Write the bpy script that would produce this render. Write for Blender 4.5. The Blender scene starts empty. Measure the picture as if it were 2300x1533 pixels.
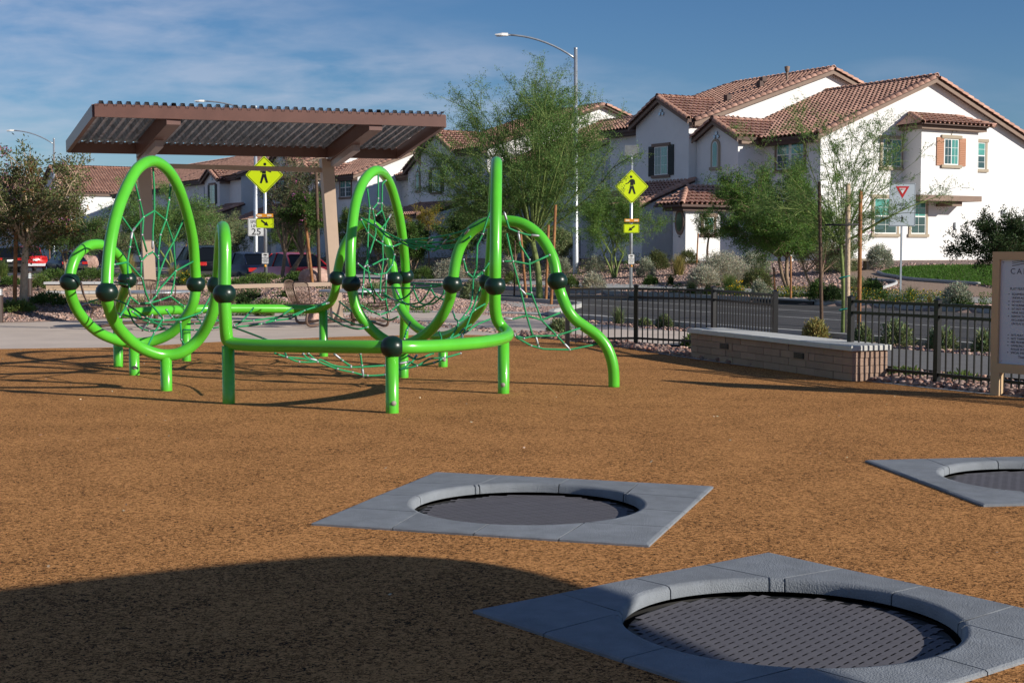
import bpy, bmesh, math, random, zlib
import numpy as np
from mathutils import Vector, Matrix
random.seed(7); rng = np.random.default_rng(11)
R = math.radians
scn = bpy.context.scene
# ---------------------------------------------------------------- camera
CAMH = 1.6; FPX = 2300 * 50 / 36.0; HOR = 560.0
PITCH = math.atan((766.5 - HOR) / FPX)
cd = bpy.data.cameras.new('camera'); cam = bpy.data.objects.new('camera', cd)
scn.collection.objects.link(cam); scn.camera = cam
cd.lens = 50; cd.sensor_width = 36; cd.clip_end = 4000; cd.clip_start = .1
cam.location = (0, 0, CAMH); cam.rotation_euler = (math.pi / 2 - PITCH, 0, 0)
# ---------------------------------------------------------------- sky, sun, exposure
SUN = Vector((0.893, -0.449, 0)).normalized(); SEL = R(22)
w = bpy.data.worlds.new('World'); scn.world = w; w.use_nodes = True
nt = w.node_tree; nt.nodes.clear()
def N(t, x=None, **k):
    n = x.nodes.new(t)
    for a, b in k.items(): setattr(n, a, b)
    return n
out = N('ShaderNodeOutputWorld', nt); bg = N('ShaderNodeBackground', nt); bc = N('ShaderNodeBackground', nt)
sky = N('ShaderNodeTexSky', nt, sky_type='NISHITA', sun_disc=False)
sky.sun_elevation = SEL; sky.sun_rotation = math.atan2(SUN.x, SUN.y)
sky.altitude = 500; sky.air_density = 1.0; sky.dust_density = 0.0; sky.ozone_density = 3.2
bg.inputs['Strength'].default_value = 0.058
CLX, CLY = 8.8, 0.9
tc = N('ShaderNodeTexCoord', nt); sp = N('ShaderNodeSeparateXYZ', nt)
nt.links.new(tc.outputs['Generated'], sp.inputs[0])
zz = N('ShaderNodeMath', nt, operation='MAXIMUM'); zz.inputs[1].default_value = 0.0
nt.links.new(sp.outputs['Z'], zz.inputs[0])
za = N('ShaderNodeMath', nt, operation='ADD'); za.inputs[1].default_value = 0.24
nt.links.new(zz.outputs[0], za.inputs[0])
dx = N('ShaderNodeMath', nt, operation='DIVIDE'); dy = N('ShaderNodeMath', nt, operation='DIVIDE')
nt.links.new(sp.outputs['X'], dx.inputs[0]); nt.links.new(za.outputs[0], dx.inputs[1])
nt.links.new(sp.outputs['Y'], dy.inputs[0]); nt.links.new(za.outputs[0], dy.inputs[1])
cb = N('ShaderNodeCombineXYZ', nt); nt.links.new(dx.outputs[0], cb.inputs[0]); nt.links.new(dy.outputs[0], cb.inputs[1])
mp = N('ShaderNodeMapping', nt); mp.inputs['Scale'].default_value = (0.75, 1.0, 1); mp.inputs['Rotation'].default_value = (0, 0, R(-14)); mp.inputs['Location'].default_value = (CLX, CLY, 0)
nt.links.new(cb.outputs[0], mp.inputs[0])
n1 = N('ShaderNodeTexNoise', nt); n1.inputs['Scale'].default_value = 1.0; n1.inputs['Detail'].default_value = 3; n1.inputs['Distortion'].default_value = .3
n2 = N('ShaderNodeTexNoise', nt); n2.inputs['Scale'].default_value = 7; n2.inputs['Detail'].default_value = 8; n2.inputs['Roughness'].default_value = .55; n2.inputs['Distortion'].default_value = .15
nt.links.new(mp.outputs[0], n1.inputs[0]); nt.links.new(mp.outputs[0], n2.inputs[0])
r1 = N('ShaderNodeMapRange', nt); r1.inputs[1].default_value = .47; r1.inputs[2].default_value = .66; bi = N('ShaderNodeMath', nt, operation='MULTIPLY_ADD'); bi.inputs[1].default_value = -.34; nt.links.new(sp.outputs['X'], bi.inputs[0]); nt.links.new(n1.outputs[0], bi.inputs[2]); nt.links.new(bi.outputs[0], r1.inputs[0])
r2 = N('ShaderNodeMapRange', nt); r2.inputs[1].default_value = .34; r2.inputs[2].default_value = .66; nt.links.new(n2.outputs[0], r2.inputs[0])
mm = N('ShaderNodeMath', nt, operation='MULTIPLY'); nt.links.new(r1.outputs[0], mm.inputs[0]); nt.links.new(r2.outputs[0], mm.inputs[1])
m2 = N('ShaderNodeMath', nt, operation='MULTIPLY'); m2.inputs[1].default_value = .36; nt.links.new(mm.outputs[0], m2.inputs[0])
bc.inputs['Color'].default_value = (.70, .70, .80, 1); bc.inputs['Strength'].default_value = .80
hs = N('ShaderNodeHueSaturation', nt); hs.inputs['Saturation'].default_value = 1.12; hs.inputs['Value'].default_value = 1.0
nt.links.new(sky.outputs[0], hs.inputs['Color']); wb = N('ShaderNodeMix', nt, data_type='RGBA', blend_type='MULTIPLY'); wb.inputs[0].default_value = 1; wb.inputs[7].default_value = (.80, .95, 1.15, 1); nt.links.new(hs.outputs[0], wb.inputs[6]); nt.links.new(wb.outputs[2], bg.inputs['Color'])
mx = N('ShaderNodeMixShader', nt); nt.links.new(m2.outputs[0], mx.inputs[0]); nt.links.new(bg.outputs[0], mx.inputs[1]); nt.links.new(bc.outputs[0], mx.inputs[2])
nt.links.new(mx.outputs[0], out.inputs[0])
sl = bpy.data.lights.new('sun', 'SUN'); sun = bpy.data.objects.new('sun', sl); scn.collection.objects.link(sun)
sl.energy = 5.0; sl.angle = R(.5); sl.color = (1, .93, .83)
sd = Vector((SUN.x * math.cos(SEL), SUN.y * math.cos(SEL), math.sin(SEL)))
sun.rotation_euler = sd.to_track_quat('Z', 'Y').to_euler(); sun.location = sd * 50
scn.view_settings.view_transform = 'Standard'; scn.view_settings.look = 'None'
scn.view_settings.exposure = 0.27; scn.view_settings.gamma = 1; scn.view_settings.use_curve_mapping = False
# ---------------------------------------------------------------- frames and measuring
U = Vector((.8616, .5075, 0)); V = Vector((-.5075, .8616, 0))     # across / along the street
def ab(a, b, z=0.0): return Vector((U.x * a + V.x * b, U.y * a + V.y * b, z))
def toab(x, y): return x * U.x + y * U.y, x * V.x + y * V.y
CP, SP_ = math.cos(PITCH), math.sin(PITCH)
def ray(u, v):
    x = (u - 1150) / FPX; z = -(v - 766.5) / FPX
    return Vector((x, CP + z * SP_, -SP_ + z * CP))
def at(u, v, Y):
    d = ray(u, v); p = d * (Y / d.y); p.z += CAMH; return p
def sm(t):
    t = min(1, max(0, t)); return t * t * (3 - 2 * t)
EDGE = [(-16, 21.0), (-8.25, 22.9), (-6.5, 23.3), (-5.15, 24.6), (-3.6, 25.8), (-2.25, 26.5), (-.9, 26.7), (.1, 26.1), (.9, 25.0), (1.75, 23.3), (2.45, 21.3), (3.3, 19.3), (4.5, 16.9), (5.5, 15.35), (7.4, 12.8), (10.5, 10), (16, 7)]
def edgeY(x):
    for (x0, y0), (x1, y1) in zip(EDGE, EDGE[1:]):
        if x0 <= x <= x1: return y0 + (y1 - y0) * (x - x0) / (x1 - x0)
    return -99
def anear(b): return 18 + 4.6 * sm((b - 28) / 7) * (1 - sm((b - 45) / 4))
def gz(x, y):
    a, b = toab(x, y); an = anear(b)
    if y < edgeY(x) - .6: return -.4
    if a > an - .35 and a < 28.6: return -.06
    if a >= 28.6:
        return .13 + .95 * sm((a - 31) / 12.5)
    z = -.03
    m = sm((y - 36.9) / 7) * sm((an - .8 - a) / 3.0)
    m *= 1 - sm(x + 18.5) * sm(-6.8 - x) * (1 - sm((y - 44.7) / 2.5))          # level paved court in front of the block wall
    z += m * (.20 + .46 * sm((-x - .5) / 4.0) * sm((x + 26) / 8))
    # small gravel mound left beside the path
    dx_, dy_ = (x + 12.3) / 3.0, (y - 34.5) / 3.0
    z += .42 * sm(1.25 - math.hypot(dx_, dy_)) if math.hypot(dx_, dy_) < 1.25 else 0
    return z
def gpt(u, v):
    d = ray(u, v); Y = 6.0; last = 6.0
    while Y < 260:
        p = d * (Y / d.y); z = p.z + CAMH
        if z < gz(p.x, p.y) + (.05 if gz(p.x, p.y) < -.3 else 0): break
        if gz(p.x, p.y) < -.3 and z < 0: break
        Y += .15
    p = d * (Y / d.y); g = gz(p.x, p.y)
    return Vector((p.x, p.y, max(g, 0) if g < -.3 else g))
# ---------------------------------------------------------------- mesh helpers
col = scn.collection
WORG = {}
def tag(o, label=None, cat=None, group=None, kind=None):
    if label: o['label'] = label
    if cat: o['category'] = cat
    if group: o['group'] = group
    if kind: o['kind'] = kind
    return o
def link(o, parent=None, org=None):
    col.objects.link(o)
    org = Vector(org) if org is not None else (WORG[parent.name] if parent else Vector())
    if parent:
        o.parent = parent; o.location = org - WORG[parent.name]
    else: o.location = org
    WORG[o.name] = org.copy()
    return o
def thing(name, label, cat, loc, group=None, parent=None):
    o = bpy.data.objects.new(name, None); o.empty_display_size = .2
    link(o, parent, loc); tag(o, label, cat, group); return o
def place(name, me, M, parent):
    o = bpy.data.objects.new(name, me); col.objects.link(o)
    if parent:
        o.parent = parent; M = Matrix.Translation(-WORG[parent.name]) @ M
    o.matrix_basis = M
    return o
class MB:
    def __init__(s): s.v = []; s.f = []; s.sm = []
    def add(s, vs, fs, smooth=False):
        n = len(s.v); s.v += [tuple(p) for p in vs]; s.f += [tuple(i + n for i in f) for f in fs]; s.sm += [smooth] * len(fs); return s
    def box(s, lo, hi, fr=None):
        (x0, y0, z0), (x1, y1, z1) = lo, hi
        vs = [Vector(p) for p in ((x0, y0, z0), (x1, y0, z0), (x1, y1, z0), (x0, y1, z0), (x0, y0, z1), (x1, y0, z1), (x1, y1, z1), (x0, y1, z1))]
        if fr: vs = [fr @ p for p in vs]
        return s.add(vs, [(0, 3, 2, 1), (4, 5, 6, 7), (0, 1, 5, 4), (1, 2, 6, 5), (2, 3, 7, 6), (3, 0, 4, 7)])
    def prism(s, pts, d):                       # polygon extruded by vector d
        n = len(pts); d = Vector(d); pts = [Vector(p) for p in pts]
        return s.add(pts + [p + d for p in pts], [tuple(range(n))[::-1], tuple(range(n, 2 * n))] + [(i, (i + 1) % n, n + (i + 1) % n, n + i) for i in range(n)])
    def tube(s, pts, r, n=12, closed=False, cap=True, smooth=True):
        pts = [Vector(p) for p in pts]; m = len(pts)
        rr = r if isinstance(r, (list, tuple)) else [r] * m
        T = []
        for i in range(m):
            a = pts[(i - 1) % m] if (closed or i > 0) else pts[i]
            b = pts[(i + 1) % m] if (closed or i < m - 1) else pts[i]
            t = (b - a); T.append(t.normalized() if t.length > 1e-9 else Vector((0, 0, 1)))
        nrm = T[0].orthogonal().normalized(); vs = []
        for i in range(m):
            nrm = (nrm - T[i] * nrm.dot(T[i]))
            nrm = nrm.normalized() if nrm.length > 1e-6 else T[i].orthogonal().normalized()
            bi = T[i].cross(nrm)
            for k in range(n):
                an = 2 * math.pi * k / n
                vs.append(pts[i] + (nrm * math.cos(an) + bi * math.sin(an)) * rr[i])
        fs = []; L = m if closed else m - 1
        for i in range(L):
            j = (i + 1) % m; off = 0
            if closed and j == 0:
                best = min(range(n), key=lambda q: (vs[q] - vs[i * n]).length); off = best
            for k in range(n):
                fs.append((i * n + k, i * n + (k + 1) % n, j * n + (k + 1 + off) % n, j * n + (k + off) % n))
        s.add(vs, fs, smooth)
        if cap and not closed:
            s.f.append(tuple(len(s.v) - m * n + k for k in range(n))[::-1]); s.sm.append(False)
            s.f.append(tuple(len(s.v) - n + k for k in range(n))); s.sm.append(False)
        return s
    def lathe(s, prof, c=(0, 0, 0), n=20, M=None, smooth=True):
        c = Vector(c); vs = []
        for (r, z) in prof:
            for k in range(n):
                a = 2 * math.pi * k / n; p = Vector((r * math.cos(a), r * math.sin(a), z))
                vs.append((M @ p if M else p) + c)
        fs = [(i * n + k, i * n + (k + 1) % n, (i + 1) * n + (k + 1) % n, (i + 1) * n + k) for i in range(len(prof) - 1) for k in range(n)]
        return s.add(vs, fs, smooth)
    def sphere(s, c, r, n=24, sc=(1, 1, 1)):
        c = Vector(c); m = n // 2; vs = []; fs = []
        for i in range(m + 1):
            th = math.pi * i / m
            for k in range(n):
                a = 2 * math.pi * k / n
                vs.append(c + Vector((r * sc[0] * math.sin(th) * math.cos(a), r * sc[1] * math.sin(th) * math.sin(a), r * sc[2] * math.cos(th))))
        for i in range(m):
            for k in range(n): fs.append((i * n + k, (i + 1) * n + k, (i + 1) * n + (k + 1) % n, i * n + (k + 1) % n))
        return s.add(vs, fs, True)
    def mesh(s, name, mat, org=(0, 0, 0)):
        me = bpy.data.meshes.new(name); o = Vector(org)
        me.from_pydata([(p[0] - o.x, p[1] - o.y, p[2] - o.z) for p in s.v], [], s.f)
        me.polygons.foreach_set('use_smooth', s.sm)
        if mat: me.materials.append(mat)
        me.update(); return me
    def build(s, name, mat, parent=None, org=None, label=None):
        if org is None: org = WORG[parent.name] if parent else Vector()
        o = bpy.data.objects.new(name, s.mesh(name, mat, org)); link(o, parent, org)
        if label: o['label'] = label
        return o
def npmesh(name, mat, verts, faces, org=(0, 0, 0), tint=None, smooth=False):
    """verts (N,3), faces (M,k) numpy; tint (N,3) per vertex colour"""
    me = bpy.data.meshes.new(name); verts = np.asarray(verts, dtype=np.float32) - np.array(org, dtype=np.float32)
    k = faces.shape[1]; M = len(faces)
    me.vertices.add(len(verts)); me.vertices.foreach_set('co', verts.ravel())
    me.loops.add(M * k); me.loops.foreach_set('vertex_index', faces.astype(np.int32).ravel())
    me.polygons.add(M); me.polygons.foreach_set('loop_start', np.arange(0, M * k, k, dtype=np.int32))
    me.polygons.foreach_set('loop_total', np.full(M, k, dtype=np.int32))
    if smooth: me.polygons.foreach_set('use_smooth', np.ones(M, dtype=bool))
    me.update(calc_edges=True)
    if tint is not None:
        at_ = me.color_attributes.new('tint', 'FLOAT_COLOR', 'POINT')
        c = np.ones((len(verts), 4), dtype=np.float32); c[:, :3] = tint; at_.data.foreach_set('color', c.ravel())
    if mat: me.materials.append(mat)
    return me
def npobj(name, me, parent=None, org=None):
    o = bpy.data.objects.new(name, me); link(o, parent, org); return o
def spline(pts, n=8, closed=False):
    P = [Vector(p) for p in pts]; m = len(P); out = []
    rngi = range(m if closed else m - 1)
    for i in rngi:
        p0 = P[(i - 1) % m] if closed or i > 0 else P[0]; p1 = P[i]; p2 = P[(i + 1) % m]
        p3 = P[(i + 2) % m] if closed or i < m - 2 else P[-1]
        for k in range(n):
            t = k / n
            out.append(.5 * ((2 * p1) + (p2 - p0) * t + (2 * p0 - 5 * p1 + 4 * p2 - p3) * t * t + (3 * p1 - p0 - 3 * p2 + p3) * t ** 3))
    if not closed: out.append(P[-1])
    return out
def frame(o, ex, ez=Vector((0, 0, 1))):          # local frame: x right, y into the thing, z up
    ex = Vector(ex).normalized(); ez = Vector(ez).normalized(); ey = ez.cross(ex)
    M = Matrix((ex, ey, ez)).transposed().to_4x4(); M.translation = Vector(o); return M
# ---------------------------------------------------------------- materials
def mat(name, c, rough=.8, metal=0, var=0, vs=3.0, bump=0, bs=60, c2=None, coat=0, tint=False, objvar=0, trans=0, spec=.5, dirt=0, coord='Object', det=6):
    m = bpy.data.materials.new(name); m.use_nodes = True; t = m.node_tree; b = t.nodes['Principled BSDF']
    b.inputs['Roughness'].default_value = rough; b.inputs['Metallic'].default_value = metal
    b.inputs['Specular IOR Level'].default_value = spec
    if coat: b.inputs['Coat Weight'].default_value = coat; b.inputs['Coat Roughness'].default_value = .08
    tcn = N('ShaderNodeTexCoord', t); L = t.links
    cur = None
    c = tuple(c) + (1,) if len(c) == 3 else c
    if var or c2:
        nz = N('ShaderNodeTexNoise', t); nz.inputs['Scale'].default_value = vs; nz.inputs['Detail'].default_value = det; nz.inputs['Roughness'].default_value = .6
        L.new(tcn.outputs[coord], nz.inputs[0])
        rp = N('ShaderNodeValToRGB', t); L.new(nz.outputs[0], rp.inputs[0])
        rp.color_ramp.elements[0].position = .32; rp.color_ramp.elements[1].position = .68
        if c2: a_, b_ = c, tuple(c2) + (1,)
        else:
            a_ = tuple(x * (1 - var) for x in c[:3]) + (1,); b_ = tuple(min(1, x * (1 + var)) for x in c[:3]) + (1,)
        rp.color_ramp.elements[0].color = a_; rp.color_ramp.elements[1].color = b_
        cur = rp.outputs[0]
    else:
        rg = N('ShaderNodeRGB', t); rg.outputs[0].default_value = c; cur = rg.outputs[0]
    if dirt:
        nz = N('ShaderNodeTexNoise', t); nz.inputs['Scale'].default_value = .7; nz.inputs['Detail'].default_value = 8; nz.inputs['Roughness'].default_value = .7
        L.new(tcn.outputs[coord], nz.inputs[0]); mr = N('ShaderNodeMapRange', t); mr.inputs[1].default_value = .35; mr.inputs[2].default_value = .7; mr.inputs[3].default_value = 1 - dirt; mr.inputs[4].default_value = 1
        L.new(nz.outputs[0], mr.inputs[0]); mu = N('ShaderNodeMix', t, data_type='RGBA', blend_type='MULTIPLY'); mu.inputs[0].default_value = 1
        L.new(cur, mu.inputs[6]); L.new(mr.outputs[0], mu.inputs[7]); cur = mu.outputs[2]
    if tint:
        at_ = N('ShaderNodeAttribute', t); at_.attribute_name = 'tint'
        mu = N('ShaderNodeMix', t, data_type='RGBA', blend_type='MULTIPLY'); mu.inputs[0].default_value = 1
        L.new(cur, mu.inputs[6]); L.new(at_.outputs['Color'], mu.inputs[7]); cur = mu.outputs[2]
    if objvar:
        oi = N('ShaderNodeObjectInfo', t); mr = N('ShaderNodeMapRange', t); mr.inputs[3].default_value = 1 - objvar; mr.inputs[4].default_value = 1 + objvar
        L.new(oi.outputs['Random'], mr.inputs[0]); mu = N('ShaderNodeMix', t, data_type='RGBA', blend_type='MULTIPLY'); mu.inputs[0].default_value = 1
        L.new(cur, mu.inputs[6]); L.new(mr.outputs[0], mu.inputs[7]); cur = mu.outputs[2]
    L.new(cur, b.inputs['Base Color'])
    if bump:
        nz = N('ShaderNodeTexNoise', t); nz.inputs['Scale'].default_value = bs; nz.inputs['Detail'].default_value = 4
        L.new(tcn.outputs[coord], nz.inputs[0]); bn = N('ShaderNodeBump', t); bn.inputs['Strength'].default_value = bump; bn.inputs['Distance'].default_value = .01
        L.new(nz.outputs[0], bn.inputs['Height']); L.new(bn.outputs[0], b.inputs['Normal'])
    if trans:
        tr = N('ShaderNodeBsdfTranslucent', t); L.new(cur, tr.inputs[0]); ms = N('ShaderNodeMixShader', t); ms.inputs[0].default_value = trans
        L.new(b.outputs[0], ms.inputs[1]); L.new(tr.outputs[0], ms.inputs[2]); L.new(ms.outputs[0], t.nodes['Material Output'].inputs[0])
    return m
M = {}
M['green'] = mat('green_paint', (.095, .50, .030), .28, var=.05, vs=4, coat=.3, dirt=.12)
M['ball'] = mat('dark_green_plastic', (.004, .020, .013), .32, spec=.4)
M['rope'] = mat('green_rope', (.012, .27, .09), .6, bump=.8, bs=160)
M['steel'] = mat('galvanised_steel', (.48, .51, .54), .42, .65, var=.15, vs=8)
M['alu'] = mat('aluminium_clamp', (.34, .35, .37), .5, .7)
M['white'] = mat('white_enamel', (.78, .78, .76), .4)
M['black'] = mat('black_powder_coat', (.006, .005, .005), .35, var=.2)
M['tan'] = mat('tan_steel_paint', (.44, .325, .24), .5, var=.05, vs=2, dirt=.08)
M['brown'] = mat('brown_steel_paint', (.125, .060, .046), .38, var=.1, vs=3)
M['grbrown'] = mat('grey_brown_steel', (.34, .28, .27), .4, var=.08)
M['deck'] = mat('corrugated_galvanised_deck', (.36, .42, .49), .30, .55, var=.55, vs=6)
M['mesh'] = mat('brown_wire_mesh', (.15, .095, .07), .35, .3)
M['conc'] = mat('tan_concrete', (.62, .52, .435), .85, var=.06, vs=1.2, bump=.15, bs=90, dirt=.18)
M['concg'] = mat('grey_concrete', (.40, .40, .38), .85, var=.06, vs=1.2, bump=.15, bs=90, dirt=.15)
M['asph'] = mat('asphalt', (.058, .055, .054), .85, var=.2, vs=2, bump=.4, bs=120, dirt=.2)
M['paintw'] = mat('road_paint', (.5, .5, .48), .7, dirt=.4)
M['painty'] = mat('yellow_tactile', (.55, .36, .05), .7)
M['soil'] = mat('gravel_soil', (.19, .125, .098), .95, c2=(.36, .25, .20), vs=22, bump=1, bs=40, det=8)
M['dg'] = mat('decomposed_granite_path', (.34, .235, .165), .95, var=.15, vs=14, bump=.5, bs=60)
M['stone'] = mat('pink_gravel', (.34, .25, .215), .85, tint=True, bump=.4, bs=40)
M['boulder'] = mat('pink_boulder', (.24, .135, .105), .85, c2=(.56, .38, .31), vs=3.5, bump=1.0, bs=9, det=10)
M['stucco'] = mat('white_stucco', (.76, .76, .75), .9, var=.04, vs=1.0, bump=1.0, bs=14, dirt=.07)
M['tile'] = mat('clay_roof_tile', (.36, .19, .14), .75, c2=(.52, .31, .23), vs=1.6, objvar=.16, tint=False, bump=.3, bs=20)
M['tilev'] = mat('clay_roof_tiles', (.36, .19, .14), .75, c2=(.52, .31, .23), vs=1.6, tint=True, bump=.3, bs=20)
M['deckw'] = mat('roof_underlay', (.04, .022, .018), .9)
M['fascia'] = mat('taupe_fascia', (.20, .135, .10), .7, var=.08)
M['fasciad'] = mat('dark_fascia', (.075, .04, .03), .7)
M['trim'] = mat('beige_window_trim', (.34, .285, .21), .8, var=.05)
M['vinyl'] = mat('white_vinyl', (.75, .76, .74), .4)
M['glass'] = mat('window_glass_dark', (.035, .07, .072), .06, spec=1.0, var=.3, vs=1)
M['glasst'] = mat('window_glass_teal', (.07, .26, .22), .08, spec=1.0, var=.25, vs=1.2)
M['shutd'] = mat('dark_green_shutter', (.010, .016, .014), .6)
M['shutb'] = mat('blue_shutter', (.03, .09, .15), .6)
M['shutt'] = mat('terracotta_shutter', (.37, .17, .09), .6, var=.05)
M['iron'] = mat('wrought_iron', (.006, .006, .006), .5)
M['blockd'] = mat('tan_split_block', (.335, .225, .165), .92, var=.08, vs=9, bump=.9, bs=70, objvar=.10)
M['mortar'] = mat('mortar', (.17, .12, .09), .95)
M['cap'] = mat('concrete_cap', (.50, .50, .47), .8, var=.06, vs=5, bump=.2, bs=80, objvar=.04)
M['cream'] = mat('cream_block', (.58, .43, .29), .9, var=.06, vs=8, bump=.5, bs=60, objvar=.10)
M['creamcap'] = mat('pale_block', (.55, .55, .54), .85, objvar=.04)
M['paver'] = mat('red_brick_paver', (.22, .105, .08), .9, objvar=.2, var=.15, vs=10)
M['bark'] = mat('tan_bark', (.27, .185, .12), .9, var=.25, vs=14, bump=1, bs=40)
M['barkg'] = mat('green_palo_verde_bark', (.145, .19, .05), .8, var=.35, vs=12, bump=.5, bs=40)
M['barkp'] = mat('pale_bark', (.46, .35, .24), .9, var=.2, vs=14, bump=1, bs=40)
M['barkd'] = mat('dark_bark', (.09, .055, .035), .9, var=.3, vs=14, bump=1, bs=40)
M['stake'] = mat('lodgepole_stake', (.36, .165, .055), .8, c2=(.16, .06, .02), vs=7, bump=.5, bs=40)
M['tie'] = mat('green_tree_tie', (.0, .20, .15), .6)
M['strap'] = mat('black_strap', (.01, .01, .01), .6)
def leafm(n, c, tr=.35): return mat(n, c, .6, tint=True, trans=tr, spec=.25)
M['lpv'] = leafm('palo_verde_leaf', (.135, .235, .06), .4)
M['lpvb'] = leafm('mesquite_leaf', (.13, .235, .045), .4)
M['lolive'] = leafm('dark_olive_leaf', (.12, .14, .05), .35)
M['lwill'] = leafm('desert_willow_leaf', (.13, .15, .07), .3)
M['lgrey'] = leafm('silver_leaf', (.33, .35, .25), .2)
M['lwhite'] = leafm('pale_silver_leaf', (.42, .41, .31), .2)
M['lsage'] = leafm('sage_leaf', (.20, .245, .11), .3)
M['lgreen'] = leafm('green_leaf', (.08, .14, .03), .3)
M['ldark'] = leafm('dark_glossy_leaf', (.035, .065, .018), .25)
M['lstraw'] = leafm('straw_grass', (.36, .31, .11), .4)
M['lgrass'] = leafm('green_grass_blade', (.14, .20, .05), .4)
M['llawn'] = leafm('lawn_grass', (.075, .17, .02), .35)
M['lyel'] = leafm('yellow_leaf', (.30, .24, .03), .35)
M['flower'] = leafm('pink_flower', (.45, .13, .30), .3)
M['flowy'] = leafm('yellow_flower', (.75, .48, .01), .3)
M['sy'] = mat('fluorescent_yellow_green', (.62, .78, .0), .5)
M['ink'] = mat('black_sign_ink', (.006, .006, .006), .5)
M['sred'] = mat('red_sign_ink', (.55, .02, .02), .5)
M['amber'] = mat('amber_housing', (.75, .30, .02), .45)
M['ambl'] = mat('beacon_lens', (.8, .66, .45), .25)
M['frame_tan'] = mat('tan_sign_frame', (.50, .35, .20), .55, var=.04)
M['panel'] = mat('pale_sign_panel', (.50, .56, .66), .35)
M['inkg'] = mat('grey_sign_ink', (.10, .11, .14), .6)
M['tyre'] = mat('tyre_rubber', (.02, .02, .02), .8)
M['cglass'] = mat('car_glass', (.004, .006, .010), .25, spec=.08)
M['cred'] = mat('red_car_paint', (.50, .012, .014), .35, coat=.3)
M['cdark'] = mat('black_car_paint', (.005, .006, .009), .4, coat=.15, spec=.2)
M['cblue'] = mat('dark_blue_car_paint', (.007, .012, .034), .4, coat=.15, spec=.2)
M['tlight'] = mat('red_tail_light', (.4, .01, .01), .2, coat=.5)
M['canvas'] = mat('shade_fabric', (.30, .22, .14), .9)
M['bollard'] = mat('bronze_bollard', (.05, .032, .027), .4)
M['scuff'] = mat('galvanised_disc', (.30, .27, .22), .6)
M['border'] = mat('blue_grey_rubber_tile', (.215, .236, .260), .9, var=.13, vs=7, bump=.7, bs=130, objvar=.06, dirt=.2)
M['mat'] = mat('grey_rubber_slat', (.105, .10, .11), .75, var=.15, vs=5, objvar=.04)
M['edging'] = mat('concrete_edging', (.40, .40, .40), .85, var=.08, vs=4)
# rubber surface
def rubber_mat():
    m = bpy.data.materials.new('shredded_rubber_surface'); m.use_nodes = True; t = m.node_tree; b = t.nodes['Principled BSDF']; L = t.links
    b.inputs['Roughness'].default_value = .95; b.inputs['Specular IOR Level'].default_value = .06
    tcn = N('ShaderNodeTexCoord', t)
    v1 = N('ShaderNodeTexVoronoi', t); v1.inputs['Scale'].default_value = 85; v1.inputs['Randomness'].default_value = 1
    wp = N('ShaderNodeTexNoise', t); wp.inputs['Scale'].default_value = 40; wp.inputs['Detail'].default_value = 3
    L.new(tcn.outputs['Object'], wp.inputs[0]); mxv = N('ShaderNodeMix', t, data_type='RGBA', blend_type='LINEAR_LIGHT'); mxv.inputs[0].default_value = .035
    L.new(tcn.outputs['Object'], mxv.inputs[6]); L.new(wp.outputs['Color'], mxv.inputs[7]); L.new(mxv.outputs[2], v1.inputs['Vector'])
    nz = N('ShaderNodeTexNoise', t); nz.inputs['Scale'].default_value = 110; nz.inputs['Detail'].default_value = 5; nz.inputs['Roughness'].default_value = .7
    L.new(tcn.outputs['Object'], nz.inputs[0])
    n3 = N('ShaderNodeTexNoise', t); n3.inputs['Scale'].default_value = 1.3; n3.inputs['Detail'].default_value = 5
    L.new(tcn.outputs['Object'], n3.inputs[0])
    sp_ = N('ShaderNodeSeparateColor', t); L.new(v1.outputs['Color'], sp_.inputs[0])
    ad = N('ShaderNodeMath', t, operation='MULTIPLY_ADD'); ad.inputs[1].default_value = .55; L.new(sp_.outputs[0], ad.inputs[0])
    m3 = N('ShaderNodeMath', t, operation='MULTIPLY'); m3.inputs[1].default_value = .75; L.new(nz.outputs[0], m3.inputs[0]); L.new(m3.outputs[0], ad.inputs[2])
    ad2 = N('ShaderNodeMath', t, operation='MULTIPLY_ADD'); ad2.inputs[1].default_value = .28; L.new(n3.outputs[0], ad2.inputs[0]); L.new(ad.outputs[0], ad2.inputs[2])
    rp = N('ShaderNodeValToRGB', t); L.new(ad2.outputs[0], rp.inputs[0]); e = rp.color_ramp
    e.elements[0].position = .42; e.elements[0].color = (.020, .011, .008, 1)
    e.elements[1].position = 1.0; e.elements[1].color = (.65, .322, .122, 1)
    for p_, c_ in ((.55, (.05, .024, .013, 1)), (.63, (.17, .078, .028, 1)), (.78, (.43, .203, .073, 1))):
        x = e.elements.new(p_); x.color = c_
    L.new(rp.outputs[0], b.inputs['Base Color'])
    bn = N('ShaderNodeBump', t); bn.inputs['Strength'].default_value = 1; bn.inputs['Distance'].default_value = .012
    L.new(ad.outputs[0], bn.inputs['Height']); L.new(bn.outputs[0], b.inputs['Normal'])
    return m
M['rubber'] = rubber_mat()
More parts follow.
